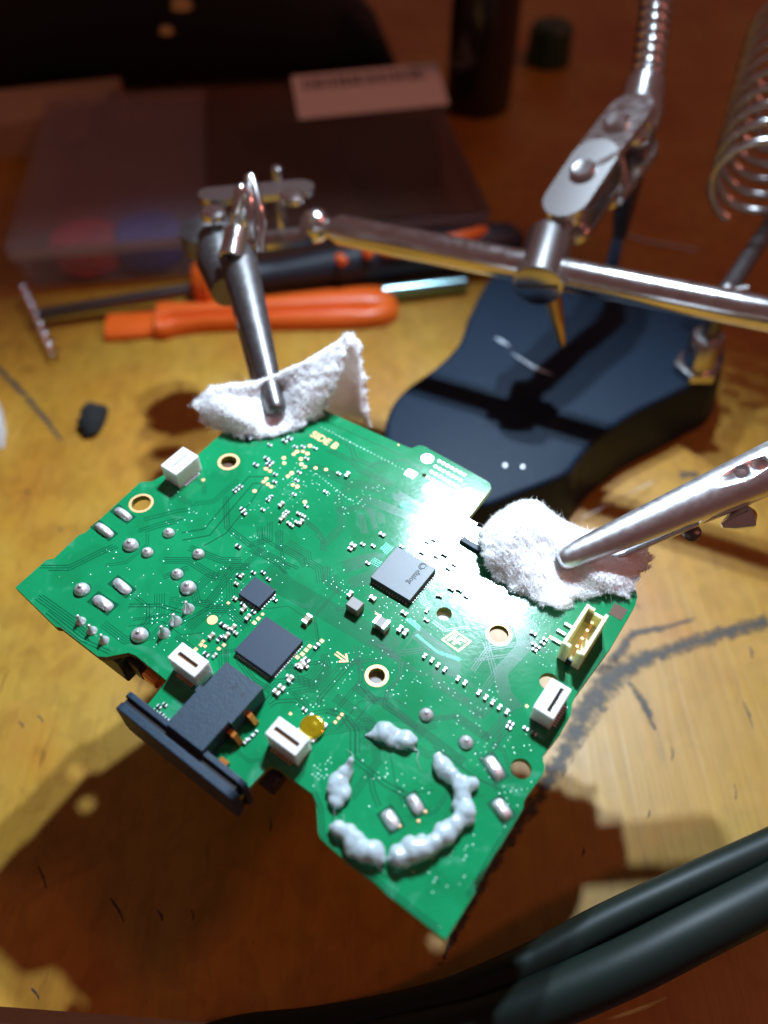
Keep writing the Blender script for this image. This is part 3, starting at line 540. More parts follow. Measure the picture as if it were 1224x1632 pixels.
# ---- cream open-top header
h = 4.6; k = [b(889.6, 1048), b(925, 1070.6), b(977, 982, h), b(937.6, 961.8, h)]
c = (b(896.5, 1023.5, h) + b(922, 1045, h) + k[2] + k[3]) / 4; du = np.linalg.norm(k[1] - k[0]) * .95; dv = np.linalg.norm(k[3] - b(896.5, 1023.5, h))
hd = MB(); t = .55
hd.box((0, 0, .35), (du, dv, .7))
def wall(x0, x1, y0, y1, z0, z1): hd.box(((x0 + x1) / 2, (y0 + y1) / 2, (z0 + z1) / 2), (x1 - x0, y1 - y0, z1 - z0))
wall(-du / 2, -du / 2 + t, -dv / 2, dv / 2, .69, h); wall(du / 2 - t, du / 2, -dv / 2, dv / 2, .69, h)
wall(-du / 2 + t - .01, du / 2 - t + .01, dv / 2 - t, dv / 2 - .02, .69, h - .9); wall(-du / 2 + t - .01, -du / 2 + t + .9, dv / 2 - t - .02, dv / 2 - .03, .69, h - .05)
wall(-du / 2 + t - .01, -du / 2 + t + .8, -dv / 2 + .02, -dv / 2 + t, .69, h - .05); wall(du / 2 - t - .7, du / 2 - t + .01, -dv / 2 + .02, -dv / 2 + t, .69, h - .4)
hdr = bevel(hd.build("cream_header", 'cream', board, (c[0], c[1], .02), smooth=0), .06)
for i in range(4):
    MB().box((.15, (i - 1.5) * dv * .2, 1.9), (.42, .42, 2.6)).build("pin", 'gold', hdr, smooth=0)
MB().box((.1, -dv / 2 - .05, .9), (.9, .3, 1.6)).build("side_clip", 'black', hdr, smooth=0)
c = b(985, 975); bevel(MB().box((0, 0, .02), (2.2, 2.4, .04)).build("shaded_copper_patch", 'brown', board, (c[0], c[1], 0)), .01)  # brown instead of copper: the cloth's shadow is put into its colour
# ---- socket with a flange (black) at the notch
h = 3.8; k = corners([(268, 1152), (358.4, 1051.8), (418, 1097), (325, 1203)], h)
c = sum(k) / 4; du = (np.linalg.norm(k[3] - k[0]) + np.linalg.norm(k[2] - k[1])) / 2; dv = (np.linalg.norm(k[1] - k[0]) + np.linalg.norm(k[2] - k[3])) / 2
jk = MB(); a, e = du / 2, dv / 2
jk.prism([(-a, -e), (a - .5, -e), (a - .5, -e * .12), (a, -e * .12), (a, e), (-a + .25, e), (-a + .25, e * .18), (-a - .35, e * .18), (-a - .35, e * .0), (-a, 0)], 0, h)
jack = bevel(jk.build("jack_socket", 'jack', board, (c[0], c[1], .02), smooth=0), .12)
jack['label'] = "black moulded socket with a wide double flange"
f0, f1 = b(199, 1106, 2.6), b(388, 1255, 2.6); fc = (f0 + f1) / 2 - c; fl = np.linalg.norm(f1 - f0)
def plate(y, th, zc, hh, ln, name):
    m_ = MB(); r = 1.4; pts = []
    for sx, sz, a0 in ((1, 1, 0), (-1, 1, 90), (-1, -1, 180), (1, -1, 270)):
        for q_ in range(5): aa = math.radians(a0 + q_ * 22.5); pts.append((sx * (ln / 2 - r) + r * math.cos(aa), zc + sz * (hh / 2 - r) + r * math.sin(aa)))
    m_.loft([[(x + fc[0], fc[1] + y, z) for x, z in pts], [(x + fc[0], fc[1] + y - th, z) for x, z in pts]])
    return bevel(m_.build(name, 'jack', jack, smooth=30), .15)
plate(.75, .9, -1.2, 8.6, fl, "inner_flange"); plate(-.95, 1.25, -1.2, 8.2, fl * .985, "outer_flange")
m_ = MB(); m_.box((fc[0], fc[1] - .55, -1.2), (fl * .93, 1.1, 7.4)); m_.build("flange_web", 'black', jack, smooth=0)
text_obj("moulded_mark", "2", 1.5, 'print', jack, (a - 3.4, e - 2.2), -.15, h + .005, bold=.03); text_obj("moulded_mark", "8", .9, 'print', jack, (a - 1.6, e - 2.5), -.15, h + .005, bold=.02)
for x, y in ((400, 1144), (375, 1175)):
    p = b(x, y, 1.2) - c; cc_ = MB()
    cc_.loft([[(p[0] - 1.0, p[1] + s * .8 - .4, z) for s, z in ((0, .05), (1, .05), (1, 2.2), (0, 2.2))], [(p[0] + .1, p[1] + s * .8 - .4, z) for s, z in ((0, .05), (1, .05), (1, 2.0), (0, 2.0))], [(p[0] + 1.0, p[1] + s * .8 - .4, z) for s, z in ((0, .05), (1, .05), (1, .5), (0, .5))]])
    cc_.build("spring_contact", 'copper', jack, smooth=0)
p = b(357, 1214, .6) - c; MB().box((p[0], p[1], .4), (1.4, .7, .8)).build("spring_contact", 'copper', jack, smooth=0)
# ---- dome button
c = b(497.5, 1157.5, .7); bt = ob("dome_button", None, board, (c[0], c[1], 0))
bt.empty_display_size = .005
bevel(MB().box((0, 0, .22), (3.1, 3.3, .4)).build("frame", 'tin', bt, smooth=0), .1)
MB().lathe([(1.78, .3), (1.80, .62), (1.66, .78), (1.35, .84), (1.2, .80), (.6, .92), (.001, .96)], 36).build("cap", 'dome', bt, smooth=60)
# ---- solder joints
sj = MB().lathe([(1.0, 0), (.99, .12), (.9, .42), (.72, .68), (.48, .84), (.3, .92), (.26, 1.02), (.16, 1.14), (.001, 1.16)], 24).mesh("solder_joint", 'tin', 70)
ringm = MB().lathe([(1.18, 0), (1.18, .02), (.001, .021)], 24).mesh("joint_opening_ring", 'gap')  # dark green disc of the mask opening, wider than the joint
for x, y, r in ((208, 868, 1.28), (234.5, 879.5, .98), (130, 939, 1.25), (268.6, 848.5, .98), (316, 882, 1.0), (282, 914, .98), (299.4, 936, 1.3), (222, 1011.5, 1.32), (679.6, 1138.5, 1.02), (743, 1182.5, 1.02)):
    c = b(x, y, .3); ob("solder_joint", sj, board, (c[0], c[1], 0), scale=r, rz=random.random() * 6); ob("mask_opening", ringm, board, (c[0], c[1], .002), scale=r)
pj = MB().lathe([(1.0, 0), (.95, .15), (.75, .5), (.5, .8), (.34, 1.1), (.3, 2.0), (.2, 2.15), (.001, 2.18)], 20).mesh("pin_joint", 'tin', 60)
for x, y, r in ((298.8, 968, 1.0), (278.8, 988, 1.0), (260, 1007, 1.0), (127, 988, .85), (145, 1003, .85), (164, 1018.5, .85)):
    c = b(x, y, .5); ob("pin_joint", pj, board, (c[0], c[1], 0), scale=r)
def pad_blob(p0, p1, wd, hh, rough=0):
    p0, p1 = b(*p0), b(*p1); c = (p0 + p1) / 2; L_ = np.linalg.norm(p1 - p0); an = math.atan2(*(p1 - p0)[::-1]); m_ = MB(); loops = []
    for z, s in ((0, 1), (.12, .97), (hh * .55, .84), (hh * .85, .6), (hh, .25)):
        lp = []
        for q_ in range(32):
            aa = q_ / 32 * 2 * math.pi; ca, sa = math.cos(aa), math.sin(aa); ex = 3.2
            x = abs(ca) ** (2 / ex) * (1 if ca > 0 else -1) * L_ / 2 * s; y = abs(sa) ** (2 / ex) * (1 if sa > 0 else -1) * wd / 2 * s
            dz = hh * .25 * noise.noise(Vector((x * 1.1 + c[0], y * 1.3 + c[1], z))) if z > .2 else 0
            lp.append((x, y, z + dz))
        loops.append(lp)
    m_.loft(loops); m_.build("solder_pad", 'tin', board, (c[0], c[1], 0), an, smooth=70)
    MB().box((0, 0, .008), (L_ * 1.18, wd * 1.3, .016)).build("mask_opening", 'gap', board, (c[0], c[1], 0), an, smooth=0)
for p0, p1, wd in (((184, 811), (208, 828), 1.6), ((153, 836), (179, 855), 1.6), ((182, 925), (207, 945), 1.7), ((150, 952), (178, 971), 1.9), ((613, 1292), (632, 1322), 1.9), ((653, 1267), (671, 1297), 1.7), ((776, 1206), (799, 1242), 1.9), ((789, 1275), (811, 1306), 1.9)):
    pad_blob(p0, p1, wd, .85)
for x, y in ((627, 1320), (667, 1309), (637, 1317), (678, 1294)): c = b(x, y); MB().lathe([(.25, 0), (.2, .15), (.001, .2)], 10).build("flux_bead", 'gold', board, (c[0], c[1], 0))
# ---- hot glue
def glue(blobs, label):
    m_ = MB(); cs = []
    def sph(p, r, zs=1.0):
        loops = []
        for i in range(1, 9):
            a = math.pi * i / 9; loops.append([(p[0] + r * math.sin(a) * math.cos(t), p[1] + r * math.sin(a) * math.sin(t), p[2] - r * zs * math.cos(a)) for t in np.linspace(0, 2 * math.pi, 14, endpoint=False)])
        m_.loft(loops)
    prev = None
    for x, y, r, hh in blobs:
        r = r * random.uniform(1.08, 1.3) if r > .3 else r; x += random.uniform(-2, 2); y += random.uniform(-2, 2); hh = hh * .72
        q_ = b(x, y, hh * .8); p = np.array([q_[0], q_[1], hh * .42]); zs = max(.35, hh * .58 / r)
        sph(p, r, zs)
        if r > .5:
            for _ in range(2): sph(p + np.array([random.uniform(-.7, .7) * r, random.uniform(-.7, .7) * r, -hh * .12]), r * random.uniform(.45, .7), zs)
        if prev is not None:
            for t in (.25, .5, .75): qq = prev[0] * (1 - t) + p * t; rr = (prev[1] * (1 - t) + r * t) * .9; sph(qq, rr, (prev[2] * (1 - t) + zs * t) * .92)
        prev = (p, r, zs)
    o = m_.build("glue_blob", 'glue', board, smooth=0)
    rm = o.modifiers.new("r", 'REMESH'); rm.mode = 'VOXEL'; rm.voxel_size = .17 * MM; rm.use_smooth_shade = True
    sm = o.modifiers.new("s", 'SMOOTH'); sm.iterations = 4; freeze(o); o['label'] = label
    for v in o.data.vertices:
        p = Vector(v.co) * 1000; n_ = v.normal; k_ = .24 * noise.noise(p * .6) + .10 * noise.noise(p * 1.1 + Vector((3, 1, 7)))
        v.co = v.co + n_ * k_ * MM
    hair = MB(); c_ = b(blobs[0][0], blobs[0][1], blobs[0][3]); e_ = b(blobs[-1][0], blobs[-1][1], blobs[-1][3])
    for q_, hz in ((c_, blobs[0][3]), (e_, blobs[-1][3])):
        a_ = random.uniform(0, 6.28); hair.tube(cr([(q_[0], q_[1], hz * .6), (q_[0] + 1.2 * math.cos(a_), q_[1] + 1.2 * math.sin(a_), hz * .5), (q_[0] + 2.6 * math.cos(a_ + .3), q_[1] + 2.6 * math.sin(a_ + .3), .12)], 6), [.09, .08, .07, .06, .05, .05, .04, .04, .04, .03, .03, .03, .03], 6)
    hair.build("glue_string", 'glue', o, smooth=60)
glue([(583, 1171, .15, .5), (592, 1171, .45, 1.0), (602, 1168, .9, 1.8), (613, 1164, 1.3, 2.4), (628, 1172, 1.15, 2.1), (646, 1175, 1.25, 2.4), (656, 1189, .4, .8), (667, 1198, .15, .3)], "small cloudy glue blob with pointed tails")
glue([(562, 1208, .12, 3.2), (556, 1220, .4, 2.8), (548, 1230, .85, 2.6), (540, 1245, 1.2, 2.6), (540, 1258, 1.35, 2.4), (537, 1274, .85, 2.0)], "leaf shaped glue blob")
glue([(537, 1319, .95, 2.6), (552.5, 1326, 1.0, 2.8), (566, 1338, 1.15, 3.0), (578, 1351, 1.15, 3.0), (594, 1355, 1.35, 3.2)], "short glue bead by the board edge")
glue([(700, 1200, .2, 1.8), (698, 1208, .8, 2.2), (704, 1217, 1.3, 2.4), (720, 1232, 1.0, 2.6), (736, 1250, 1.35, 2.8), (738, 1268, .95, 2.6), (743, 1287, 1.4, 3.0), (724, 1311, 1.05, 3.0), (708, 1329, 1.25, 3.2), (692, 1342, 1.15, 3.4), (672, 1347, 1.45, 3.6), (657, 1351, 1.35, 3.6), (638, 1361, 1.25, 3.6), (626, 1364, .4, 3.2)], "long curved row of glue beads")
# ---- components and added light blockers below the board
def under(x, y, dx, dy, dz, mat, nm, rz=0, rnd=False):
    c = b(x, y)
    if rnd: MB().lathe([(dx * .9, -TH - dz), (dx, -TH - dz + .5), (dx, -TH - .01)], 24).build(nm, mat, board, (c[0], c[1], 0))
    else: bevel(MB().box((0, 0, -TH - dz / 2 - .01), (dx, dy, dz)).build(nm, mat, board, (c[0], c[1], 0), rz), .3)
under(185, 1005, 8, 7, 6, 'green_dk', 'trigger_module'); under(222, 1030, 4, 5, 4, 'black', 'underside_block'); under(232, 935, 5.5, 0, 7, 'black', 'underside_capacitor', rnd=True); under(150, 925, 5, 0, 7, 'black', 'underside_capacitor', rnd=True); under(660, 1300, 7.5, 0, 8, 'black', 'underside_capacitor', rnd=True); under(425, 1225, 4, 3, 3, 'black', 'underside_block')
under(714, 972, 5, 5, 2.5, 'white', 'underside_block'); under(606, 1070, 5, 5, 3, 'capg', 'underside_block'); under(372, 728, 5, 5, 3, 'brown', 'underside_block')  # block lamp spots below three holes; brown one added, coloured as shaded wood
under(240, 1068, 3, 2, 2, 'copper', 'underside_block')
# ================================================================== HELPING HAND STAND
ZT = 18.0
foot0 = at(968, 452, 0)
stand = thing("helping_hand_stand", "chrome helping hand stand with black wavy base, crossbar, clips and gooseneck", "tool stand")
BASE = [(812, 420), (780, 448), (752, 500), (735, 545), (700, 583), (655, 615), (628, 645), (617, 682), (622, 718), (650, 760), (700, 792), (762, 803), (830, 780), (885, 759), (906, 746), (920, 728), (950, 697), (1005, 657), (1058, 631), (1108, 606), (1141, 588), (1152, 562), (1146, 535), (1122, 500), (1080, 470), (1020, 446), (960, 430), (900, 420), (850, 414)]
top_ = np.array([at(x, y, ZT) for x, y in BASE]); top_ = np.array(cr(top_, 5, True)); cen = top_.mean(0)
def ringz(s, z, off=0):
    out = []
    n = len(top_)
    for i in range(n):
        t = top_[(i + 1) % n] - top_[i - 1]; nr = np.array([t[1], -t[0], 0]); nr /= np.linalg.norm(nr)
        if nr @ (top_[i] - cen) < 0 and False: nr = -nr
        out.append(top_[i] + nr * off + np.array([0, 0, z - ZT]))
    return out
area = sum(top_[i - 1][0] * top_[i][1] - top_[i][0] * top_[i - 1][1] for i in range(len(top_)))
sg = 1 if area > 0 else -1
loops = [ringz(1, 0, 3.2 * sg), ringz(1, 1.5, 3.3 * sg), ringz(1, ZT - 1.6, .7 * sg), ringz(1, ZT - .6, .4 * sg), ringz(1, ZT - .12, -.1 * sg), ringz(1, ZT, -.9 * sg)]
mb = MB(); mb.loft(loops if sg > 0 else [l[::-1] for l in loops])
mb.build("base", 'iron', stand, smooth=50)['label'] = "black enamelled iron base with wavy outline"
# marks on the base
for pts, wd in (([(788, 538), (800, 545), (812, 552)], .5), ([(815, 562), (850, 585), (882, 598)], .45)):
    m_ = MB(); q = cr([at(x, y, ZT + .06) for x, y in pts], 6); m_.tube(q, [max(.05, wd * math.sin(math.pi * i / (len(q) - 1))) for i in range(len(q))], 6); m_.build("chip_mark", 'pale', stand)
for x, y, r in ((805, 742, .55), (833, 744, .5)):
    m_ = MB(); m_.lathe([(r, 0), (r * .8, r * .5), (.001, r * .7)], 14); p = at(x, y, ZT); m_.build("solder_drop", 'tin', stand, p)
# crossbar
RA, RB = at(503, 359, 49.3), at(1320, 520, 54.0)
RD = (RB - RA) / np.linalg.norm(RB - RA)
mb = MB(); mb.tube([RA + RD * 2, RA + RD * 5, RA + RD * 7, RB], [2.0, 2.6, 3.7, 3.7], 32); mb.build("crossbar", 'chrome', stand, smooth=50)
mb = MB(); mb.lathe([(.01, -4.2), (2.2, -3.7), (3.6, -2.2), (4.2, 0), (3.6, 2.2), (2.2, 3.7), (.01, 4.2)], 24); mb.build("ball_end", 'chrome', stand, RA, smooth=80)
# clamp on the crossbar: short barrel with a slotted end facing the viewer
CL = RA + RD * ((at(862, 432, 52) - RA) @ RD)
ax = np.array([-0.12, -0.90, -0.14]); ax -= RD * (ax @ RD) * .6; ax /= np.linalg.norm(ax)
mx = frame(CL, ax)
def cyl(x0, x1, r, mx_, n=28, r1=None, bev=.35):
    r1 = r if r1 is None else r1; m_ = MB()
    L_ = [(x0, r - bev), (x0 + bev * .4, r), (x1 - bev * .4, r1), (x1, r1 - bev)]
    m_.loft([[(x, rr * math.cos(a), rr * math.sin(a)) for a in np.linspace(0, 2 * math.pi, n, endpoint=False)] for x, rr in L_]); m_.xf(mx_); return m_
clamp = cyl(-11, 5.6, 5.7, mx).build("crossbar_clamp", 'nickel', stand, smooth=40)
s = MB(); s.box((5.5, 0, 0), (.6, 9.5, .8)); s.xf(mx @ Matrix.Rotation(.2, 4, 'X')); s.build("screw_slot", 'steel_dk', clamp, smooth=0)
# needle under the clamp
q0 = CL + np.array([2.5, -1, -3.5]); q1 = at(897, 553, 33)
mb = MB(); mb.tube([q0, q0 * .5 + q1 * .5, q1 * .93 + q0 * .07, q1], [2.2, 1.7, .9, .35], 14); mb.build("needle", 'brass', clamp)
# ball joint plates up to the post
PF = at(968, 452, ZT); PT = above(PF, 300)
mb = MB(); mb.tube([PF, PT], 2.1, 20); mb.build("post", 'chrome', stand)
mb = MB(); mb.lathe([(5, 0), (5, 2.5), (4.2, 3.2), (2.2, 3.4)], 24); mb.build("post_nut", 'nickel', stand, PF)
def stadium(L_, r, th, n=10):
    pts = [(L_ / 2 + r * math.cos(a), r * math.sin(a)) for a in np.linspace(-math.pi / 2, math.pi / 2, n)] + [(-L_ / 2 + r * math.cos(a), r * math.sin(a)) for a in np.linspace(math.pi / 2, 3 * math.pi / 2, n)]
    return MB().prism(pts, 0, th)
def joint(pa, pb, r, gap, zh=(0, 0, 1), th=1.6, nm="joint_plate", screw=True, mat='nickel'):
    d = pb - pa; L_ = np.linalg.norm(d); mx_ = frame((pa + pb) / 2, d, zh); first = None
    for s in (1, -1):
        m_ = stadium(L_, r, th); m_.xf(Matrix.Translation((0, 0, s * gap / 2 - (th if s < 0 else 0)))); m_.xf(mx_); o = bevel(m_.build(nm, mat, stand, smooth=30), .5); first = first or o
    if screw:
        m_ = MB().lathe([(r * .55, 0), (r * .55, .9), (r * .42, 1.5), (r * .12, 1.3), (.001, 1.3)], 20); m_.xf(Matrix.Translation((L_ * .12, 0, gap / 2 + th))); m_.xf(mx_); m_.build("screw_head", 'chrome', first)
        m_ = MB().lathe([(r * .28, -gap / 2 - th), (r * .28, gap / 2 + th)], 14); m_.xf(mx_); m_.build("screw_shank", 'nickel', first)
    return mx_
J0 = CL + np.array([3.0, 6.5, 8.5]); J1 = at(908, 340, 58); J2 = at(950, 276, 63); J3 = at(1008, 212, 67)
for p, r in ((J1, 4.2), (J3, 4.6)):
    MB().lathe([(.01, -r), (r * .6, -r * .8), (r * .9, -r * .4), (r, 0), (r * .9, r * .4), (r * .6, r * .8), (.01, r)], 22).build("joint_ball", 'chrome', stand, p, smooth=80)
mb = MB(); mb.tube([CL + ax * -3, CL * .4 + J1 * .6, J1], [3.4, 2.6, 2.2], 16); mb.build("joint_neck", 'nickel', stand)
joint(J1, J2, 5.6, 6.0, zh=(-.28, -.14, .93), th=2.0)
joint(J2 + np.array([2, 2, -1]), J3, 5.6, 9.5, zh=(-.25, .0, .95), th=2.0, mat='chrome')
mb = MB(); mb.tube([PT - np.array([0, 0, 14]), PT * .5 + J3 * .5 - np.array([0, 0, 3]), J3], [2.1, 4.0, 4.2], 18); mb.build("post_head", 'steel_dk', stand)
# gooseneck up to the lamp head
K0 = at(1020, 175, 70); K1 = at(1034, 110, 76); K2 = at(1046, 0, 87)
mb = MB(); mb.tube([J3, J3 * .5 + K0 * .5, K0, K0 * .35 + K1 * .65], [5.2, 5.9, 5.6, 4.8], 24); mb.build("gooseneck_collar", 'chrome', stand, smooth=40)
LD = AIM - LAMP; LD = LD / np.linalg.norm(LD); BACK = LAMP - LD * 30
gp_ = cr([K1 * .7 + K0 * .3, K1, K2, K2 + (K2 - K1) * 1.2, np.array([104., 262., 170.]), np.array([112., 300., 260.]), np.array([104., 325., 330.]), BACK + np.array([8., 18., 14.]), BACK], 26)
dist = np.r_[0, np.cumsum([np.linalg.norm(gp_[i + 1] - gp_[i]) for i in range(len(gp_) - 1)])]
npts = int(dist[-1] / .45); path = [np.array([np.interp(t, dist, [g[k] for g in gp_]) for k in range(3)]) for t in np.linspace(0, dist[-1], npts)]
mb = MB(); mb.tube(path, [3.75 + .55 * math.sin(2 * math.pi * t / 2.7) for t in np.linspace(0, dist[-1], npts)], 18); mb.build("gooseneck", 'chrome', stand, smooth=80)
# lamp head
lm = frame(LAMP, LD)
mb = MB(); mb.loft([[(x, r * math.cos(a), r * math.sin(a)) for a in np.linspace(0, 2 * math.pi, 40, endpoint=False)] for x, r in ((-32, 9), (-30, 14), (-14, 31), (6, 34), (6.2, 32.5), (-6, 30), (-6, .01))], caps=True); mb.xf(lm)
lamp = mb.build("lamp_head", 'black', stand, smooth=40)
for s in (-.5, .5):
    q = LAMP + LED_STEP * s
    m_ = MB().lathe([(4, 0), (4, 1.2), (.001, 1.3)], 20); m_.xf(frame(q - LD * 4.5, np.cross(LD, (0, 0, 1)), LD)); m_.build("led", 'led', lamp)
    ld = bpy.data.lights.new("led_light", 'SPOT'); ld.energy = LED_ENERGY; ld.color = LED_COLOR; ld.spot_size = LED_CONE; ld.spot_blend = LED_BLEND; ld.shadow_soft_size = 5.5 * MM
    lo = bpy.data.objects.new("led_light", ld); COL.objects.link(lo); lo.location = q * MM; lo.rotation_euler = Vector(LD).to_track_quat('-Z', 'Y').to_euler(); lo.parent = stand
# coil holder on a bent wire
WF = at(1108, 590, ZT); WB_ = above(WF, 468)
W2 = at(1232, 352, WB_[2] + 2)
mb = MB(); mb.tube(cr([WF, WF * .3 + WB_ * .7, WB_, WB_ * .85 + W2 * .15, W2, W2 + (W2 - WB_) * .5], 8), 2.3, 16); mb.build("coil_bracket", 'steel_dk', stand)
mb = MB(); mb.lathe([(4.4, 0), (4.4, 11), (3.9, 11.8), (3.0, 12)], 24); mb.build("bracket_collar", 'nickel', stand, WF)
mb = MB(); mb.lathe([(6.2, 0), (6.2, 2.2), (4.6, 2.6)], 6); mb.build("bracket_nut", 'nickel', stand, WF)
tn = WB_ + np.array([3., 1., 0]); mb = MB(); mb.tube([WB_, WB_ + np.array([5., 0, 1.])], 1.5, 12); mb.build("thumb_screw", 'chrome', stand)
c0 = at(1207, 296, 58); c1 = at(1282, 60, 71); axc = c1 - c0; mxc = frame(c0, axc); turns = 9.5; L_ = np.linalg.norm(axc)
pts = [mxc @ Vector((L_ * t, (10.8 + 4 * t) * math.cos(2 * math.pi * turns * t), (10.8 + 4 * t) * math.sin(2 * math.pi * turns * t))) for t in np.linspace(-.02, 1.0, 330)]
mb = MB(); mb.tube(pts, 1.05, 10); mb.build("coil_holder", 'nickel', stand, smooth=80)
# ---- spring clips
def jaw_mesh(L_, w0, w1, h0, h1, flip, hinge=.62):
    h0, h1 = h0 * .8, h1 * .72
    loops = []
    xs_ = [0, .4, 1.2, 3] + [L_ * k_ for k_ in (.18, .3, .42, .54, .66, .78, .9, 1.0)]
    for x in xs_:
        k = x / L_; wd = (w0 + (w1 - w0) * k) * (.45 if x == 0 else .85 if x == .4 else 1); hh = (h0 + (h1 - h0) * k) * (.5 if x == 0 else .9 if x == .4 else 1)
        loops.append([(x, wd / 2 * math.sin(a), flip * hh * (math.cos(a) - .25)) for a in np.linspace(-1.75, 1.75, 15)])
    m_ = MB(); m_.loft(loops, caps=False, closed=False); return m_
def clip(tip, tail, zh, L_, label, mat_u, mat_l, w0=3.0, w1=9.0, jaw_gap=7.5, holes=()):
    mx_ = frame(tip, tail - tip, zh); c = bpy.data.objects.new("spring_clip", None); COL.objects.link(c); c.parent = stand; c.empty_display_size = .005; c.matrix_world = Matrix.Translation(Vector(mx_.translation) * MM) @ mx_.to_3x3().to_4x4(); c['label'] = label
    up_ = jaw_mesh(L_, w0, w1, 1.9, 4.6, 1).build("upper_jaw", mat_u, c, smooth=50)
    so = up_.modifiers.new("t", 'SOLIDIFY'); so.thickness = .55 * MM; so.offset = -1; freeze(up_)
    if holes:
        ts = []
        for hx, hr in holes: ts.append(MB().lathe([(hr, -2), (hr, 9)], 24).build("cutter", 'nickel', c, (hx, 0, 0)))
        cut(up_, ts)
    low = jaw_mesh(L_ * .97, w0 * .95, w1 * .92, 1.8, 4.2, -1); low.xf(Matrix.Translation((.6, 0, -jaw_gap)) @ Matrix.Rotation(-.085, 4, 'Y')); lo_ = low.build("lower_jaw", mat_l, c, smooth=50)
    so = lo_.modifiers.new("t", 'SOLIDIFY'); so.thickness = .55 * MM; so.offset = 1; freeze(lo_)
    for s in (-1, 1):   # teeth along both jaw edges
        te = MB(); n = 9
        for i in range(n):
            x = 1.5 + i * 1.35; yv = s * (w0 + (w1 - w0) * x / L_) * .49
            te.add([(x - .6, yv, .1), (x + .6, yv, .1), (x, yv, -1.0), (x - .6, yv - s * .4, .1), (x + .6, yv - s * .4, .1), (x, yv - s * .4, -1.0)], [(0, 1, 2), (5, 4, 3), (0, 2, 5, 3), (1, 4, 5, 2), (0, 3, 4, 1)])
        te.build("teeth", mat_u, c, smooth=0, kind='stuff')
    pv = MB(); pv.tube([(L_ * .6, -w1 * .42, -2.6), (L_ * .6, w1 * .42, -2.6)], 1.1, 14); pv.build("pivot", 'chrome', c)
    return c
rt = wb(893, 893, 3.2); rtail = wb(1258, 729, 15)
def along(px_): return min(np.linspace(0, 1, 400), key=lambda k: abs(proj(rt * (1 - k) + rtail * k + np.array([0, 0, 2.]))[0] - px_)) * float(np.linalg.norm(rtail - rt))
rc = clip(rt, rtail, (-.05, -.18, 1), float(np.linalg.norm(rtail - rt)), "silver spring clip with round holes gripping the cloth beside the cream header", 'clipmetal', 'clipmetal', 2.8, 7.3, 5.6, ((along(1184), 1.0), (along(1214), 1.1)))
rx = BMAT.inverted()
# thumb tab and rivet on the lower jaw
m_ = MB(); p0 = at(1150, 838, wb(1150, 838, 6)[2]); p1 = at(1192, 822, wb(1192, 822, 7)[2])
m_.tube([p0, p0 * .6 + p1 * .4, p1, p1 * 1.25 - p0 * .25], [.4, 1.4, 2.2, .8], 14); o = m_.build("thumb_tab", 'chrome', stand, smooth=60)
m_ = MB(); p0 = at(1103, 848, wb(1103, 848, 4)[2]); m_.lathe([(1.5, -.6), (1.5, .3), (1.1, .8), (.001, .9)], 16); m_.build("rivet", 'steel_dk', stand, p0, smooth=50)
lt = wb(441, 656, 3.0); ltail = at(381, 412, 59.5)
lc = clip(lt, ltail, (.1, .25, 1), float(np.linalg.norm(ltail - lt)) + 2, "dark shaded spring clip pinching the folded cloth", 'steel_dk', 'nickel', 2.8, 7.4, 6.5)
tx = (ltail - lt) / np.linalg.norm(ltail - lt)
sp0 = ltail + np.array([-1, -3, 2.2]); sp1 = at(378, 366, 65)
ax2 = sp1 - sp0; mx2 = frame(sp0, ax2); l2 = np.linalg.norm(ax2)
mb = MB(); mb.tube([mx2 @ Vector((l2 * t, 2.2 * math.cos(2 * math.pi * 9 * t), 2.2 * math.sin(2 * math.pi * 9 * t))) for t in np.linspace(0, 1, 160)], .42, 8); mb.build("clip_spring", 'chrome', stand, smooth=80)
for (xa, ya), (xt, yt), (xb, yb) in (((374, 372), (384, 300), (388, 355)), ((402, 380), (398, 282), (416, 400))):
    mb = MB(); mb.tube(cr([at(xa, ya, 62), at((xa + xt) / 2 - 2, (ya + yt) / 2, 68), at(xt, yt, 72), at((xt + xb) / 2 + 8, (yt + yb) / 2, 67), at(xb, yb, 60)], 8), 1.15, 12); mb.build("clip_handle", 'chrome', stand, smooth=80)
joint(at(343, 354, 55), at(480, 340, 53.5), 3.3, 11, th=1.6, nm="swivel_plate", screw=False)
for x, y in ((341, 346), (466, 320)):
    MB().lathe([(2.9, 0), (2.9, 1.4), (2.2, 2.0), (.001, 2.1)], 20).build("swivel_screw", 'chrome', stand, at(x, y, 61.3))
mb = MB(); q = [at(338, 352, 60), at(345, 392, 58), at(362, 440, 56.5)]; mb.tube([p_ - np.array([0, 0, 4.]) for p_ in q], [4.0, 5.2, 4.2], 16); mb.build("clip_shoulder", 'steel_dk', stand)
MB().lathe([(6.5, 0), (7.2, 1), (7.2, 6), (5, 7), (2, 9), (.01, 9)], 18).build("shadow_bulk", 'steel_dk', stand, at(338, 398, 43))  # added disc that thickens the hinge's cast shadow
p = at(452, 375, 44); MB().lathe([(1.4, 0), (1.4, 18), (.9, 18.4)], 14).build("swivel_pin", 'nickel', stand, p)
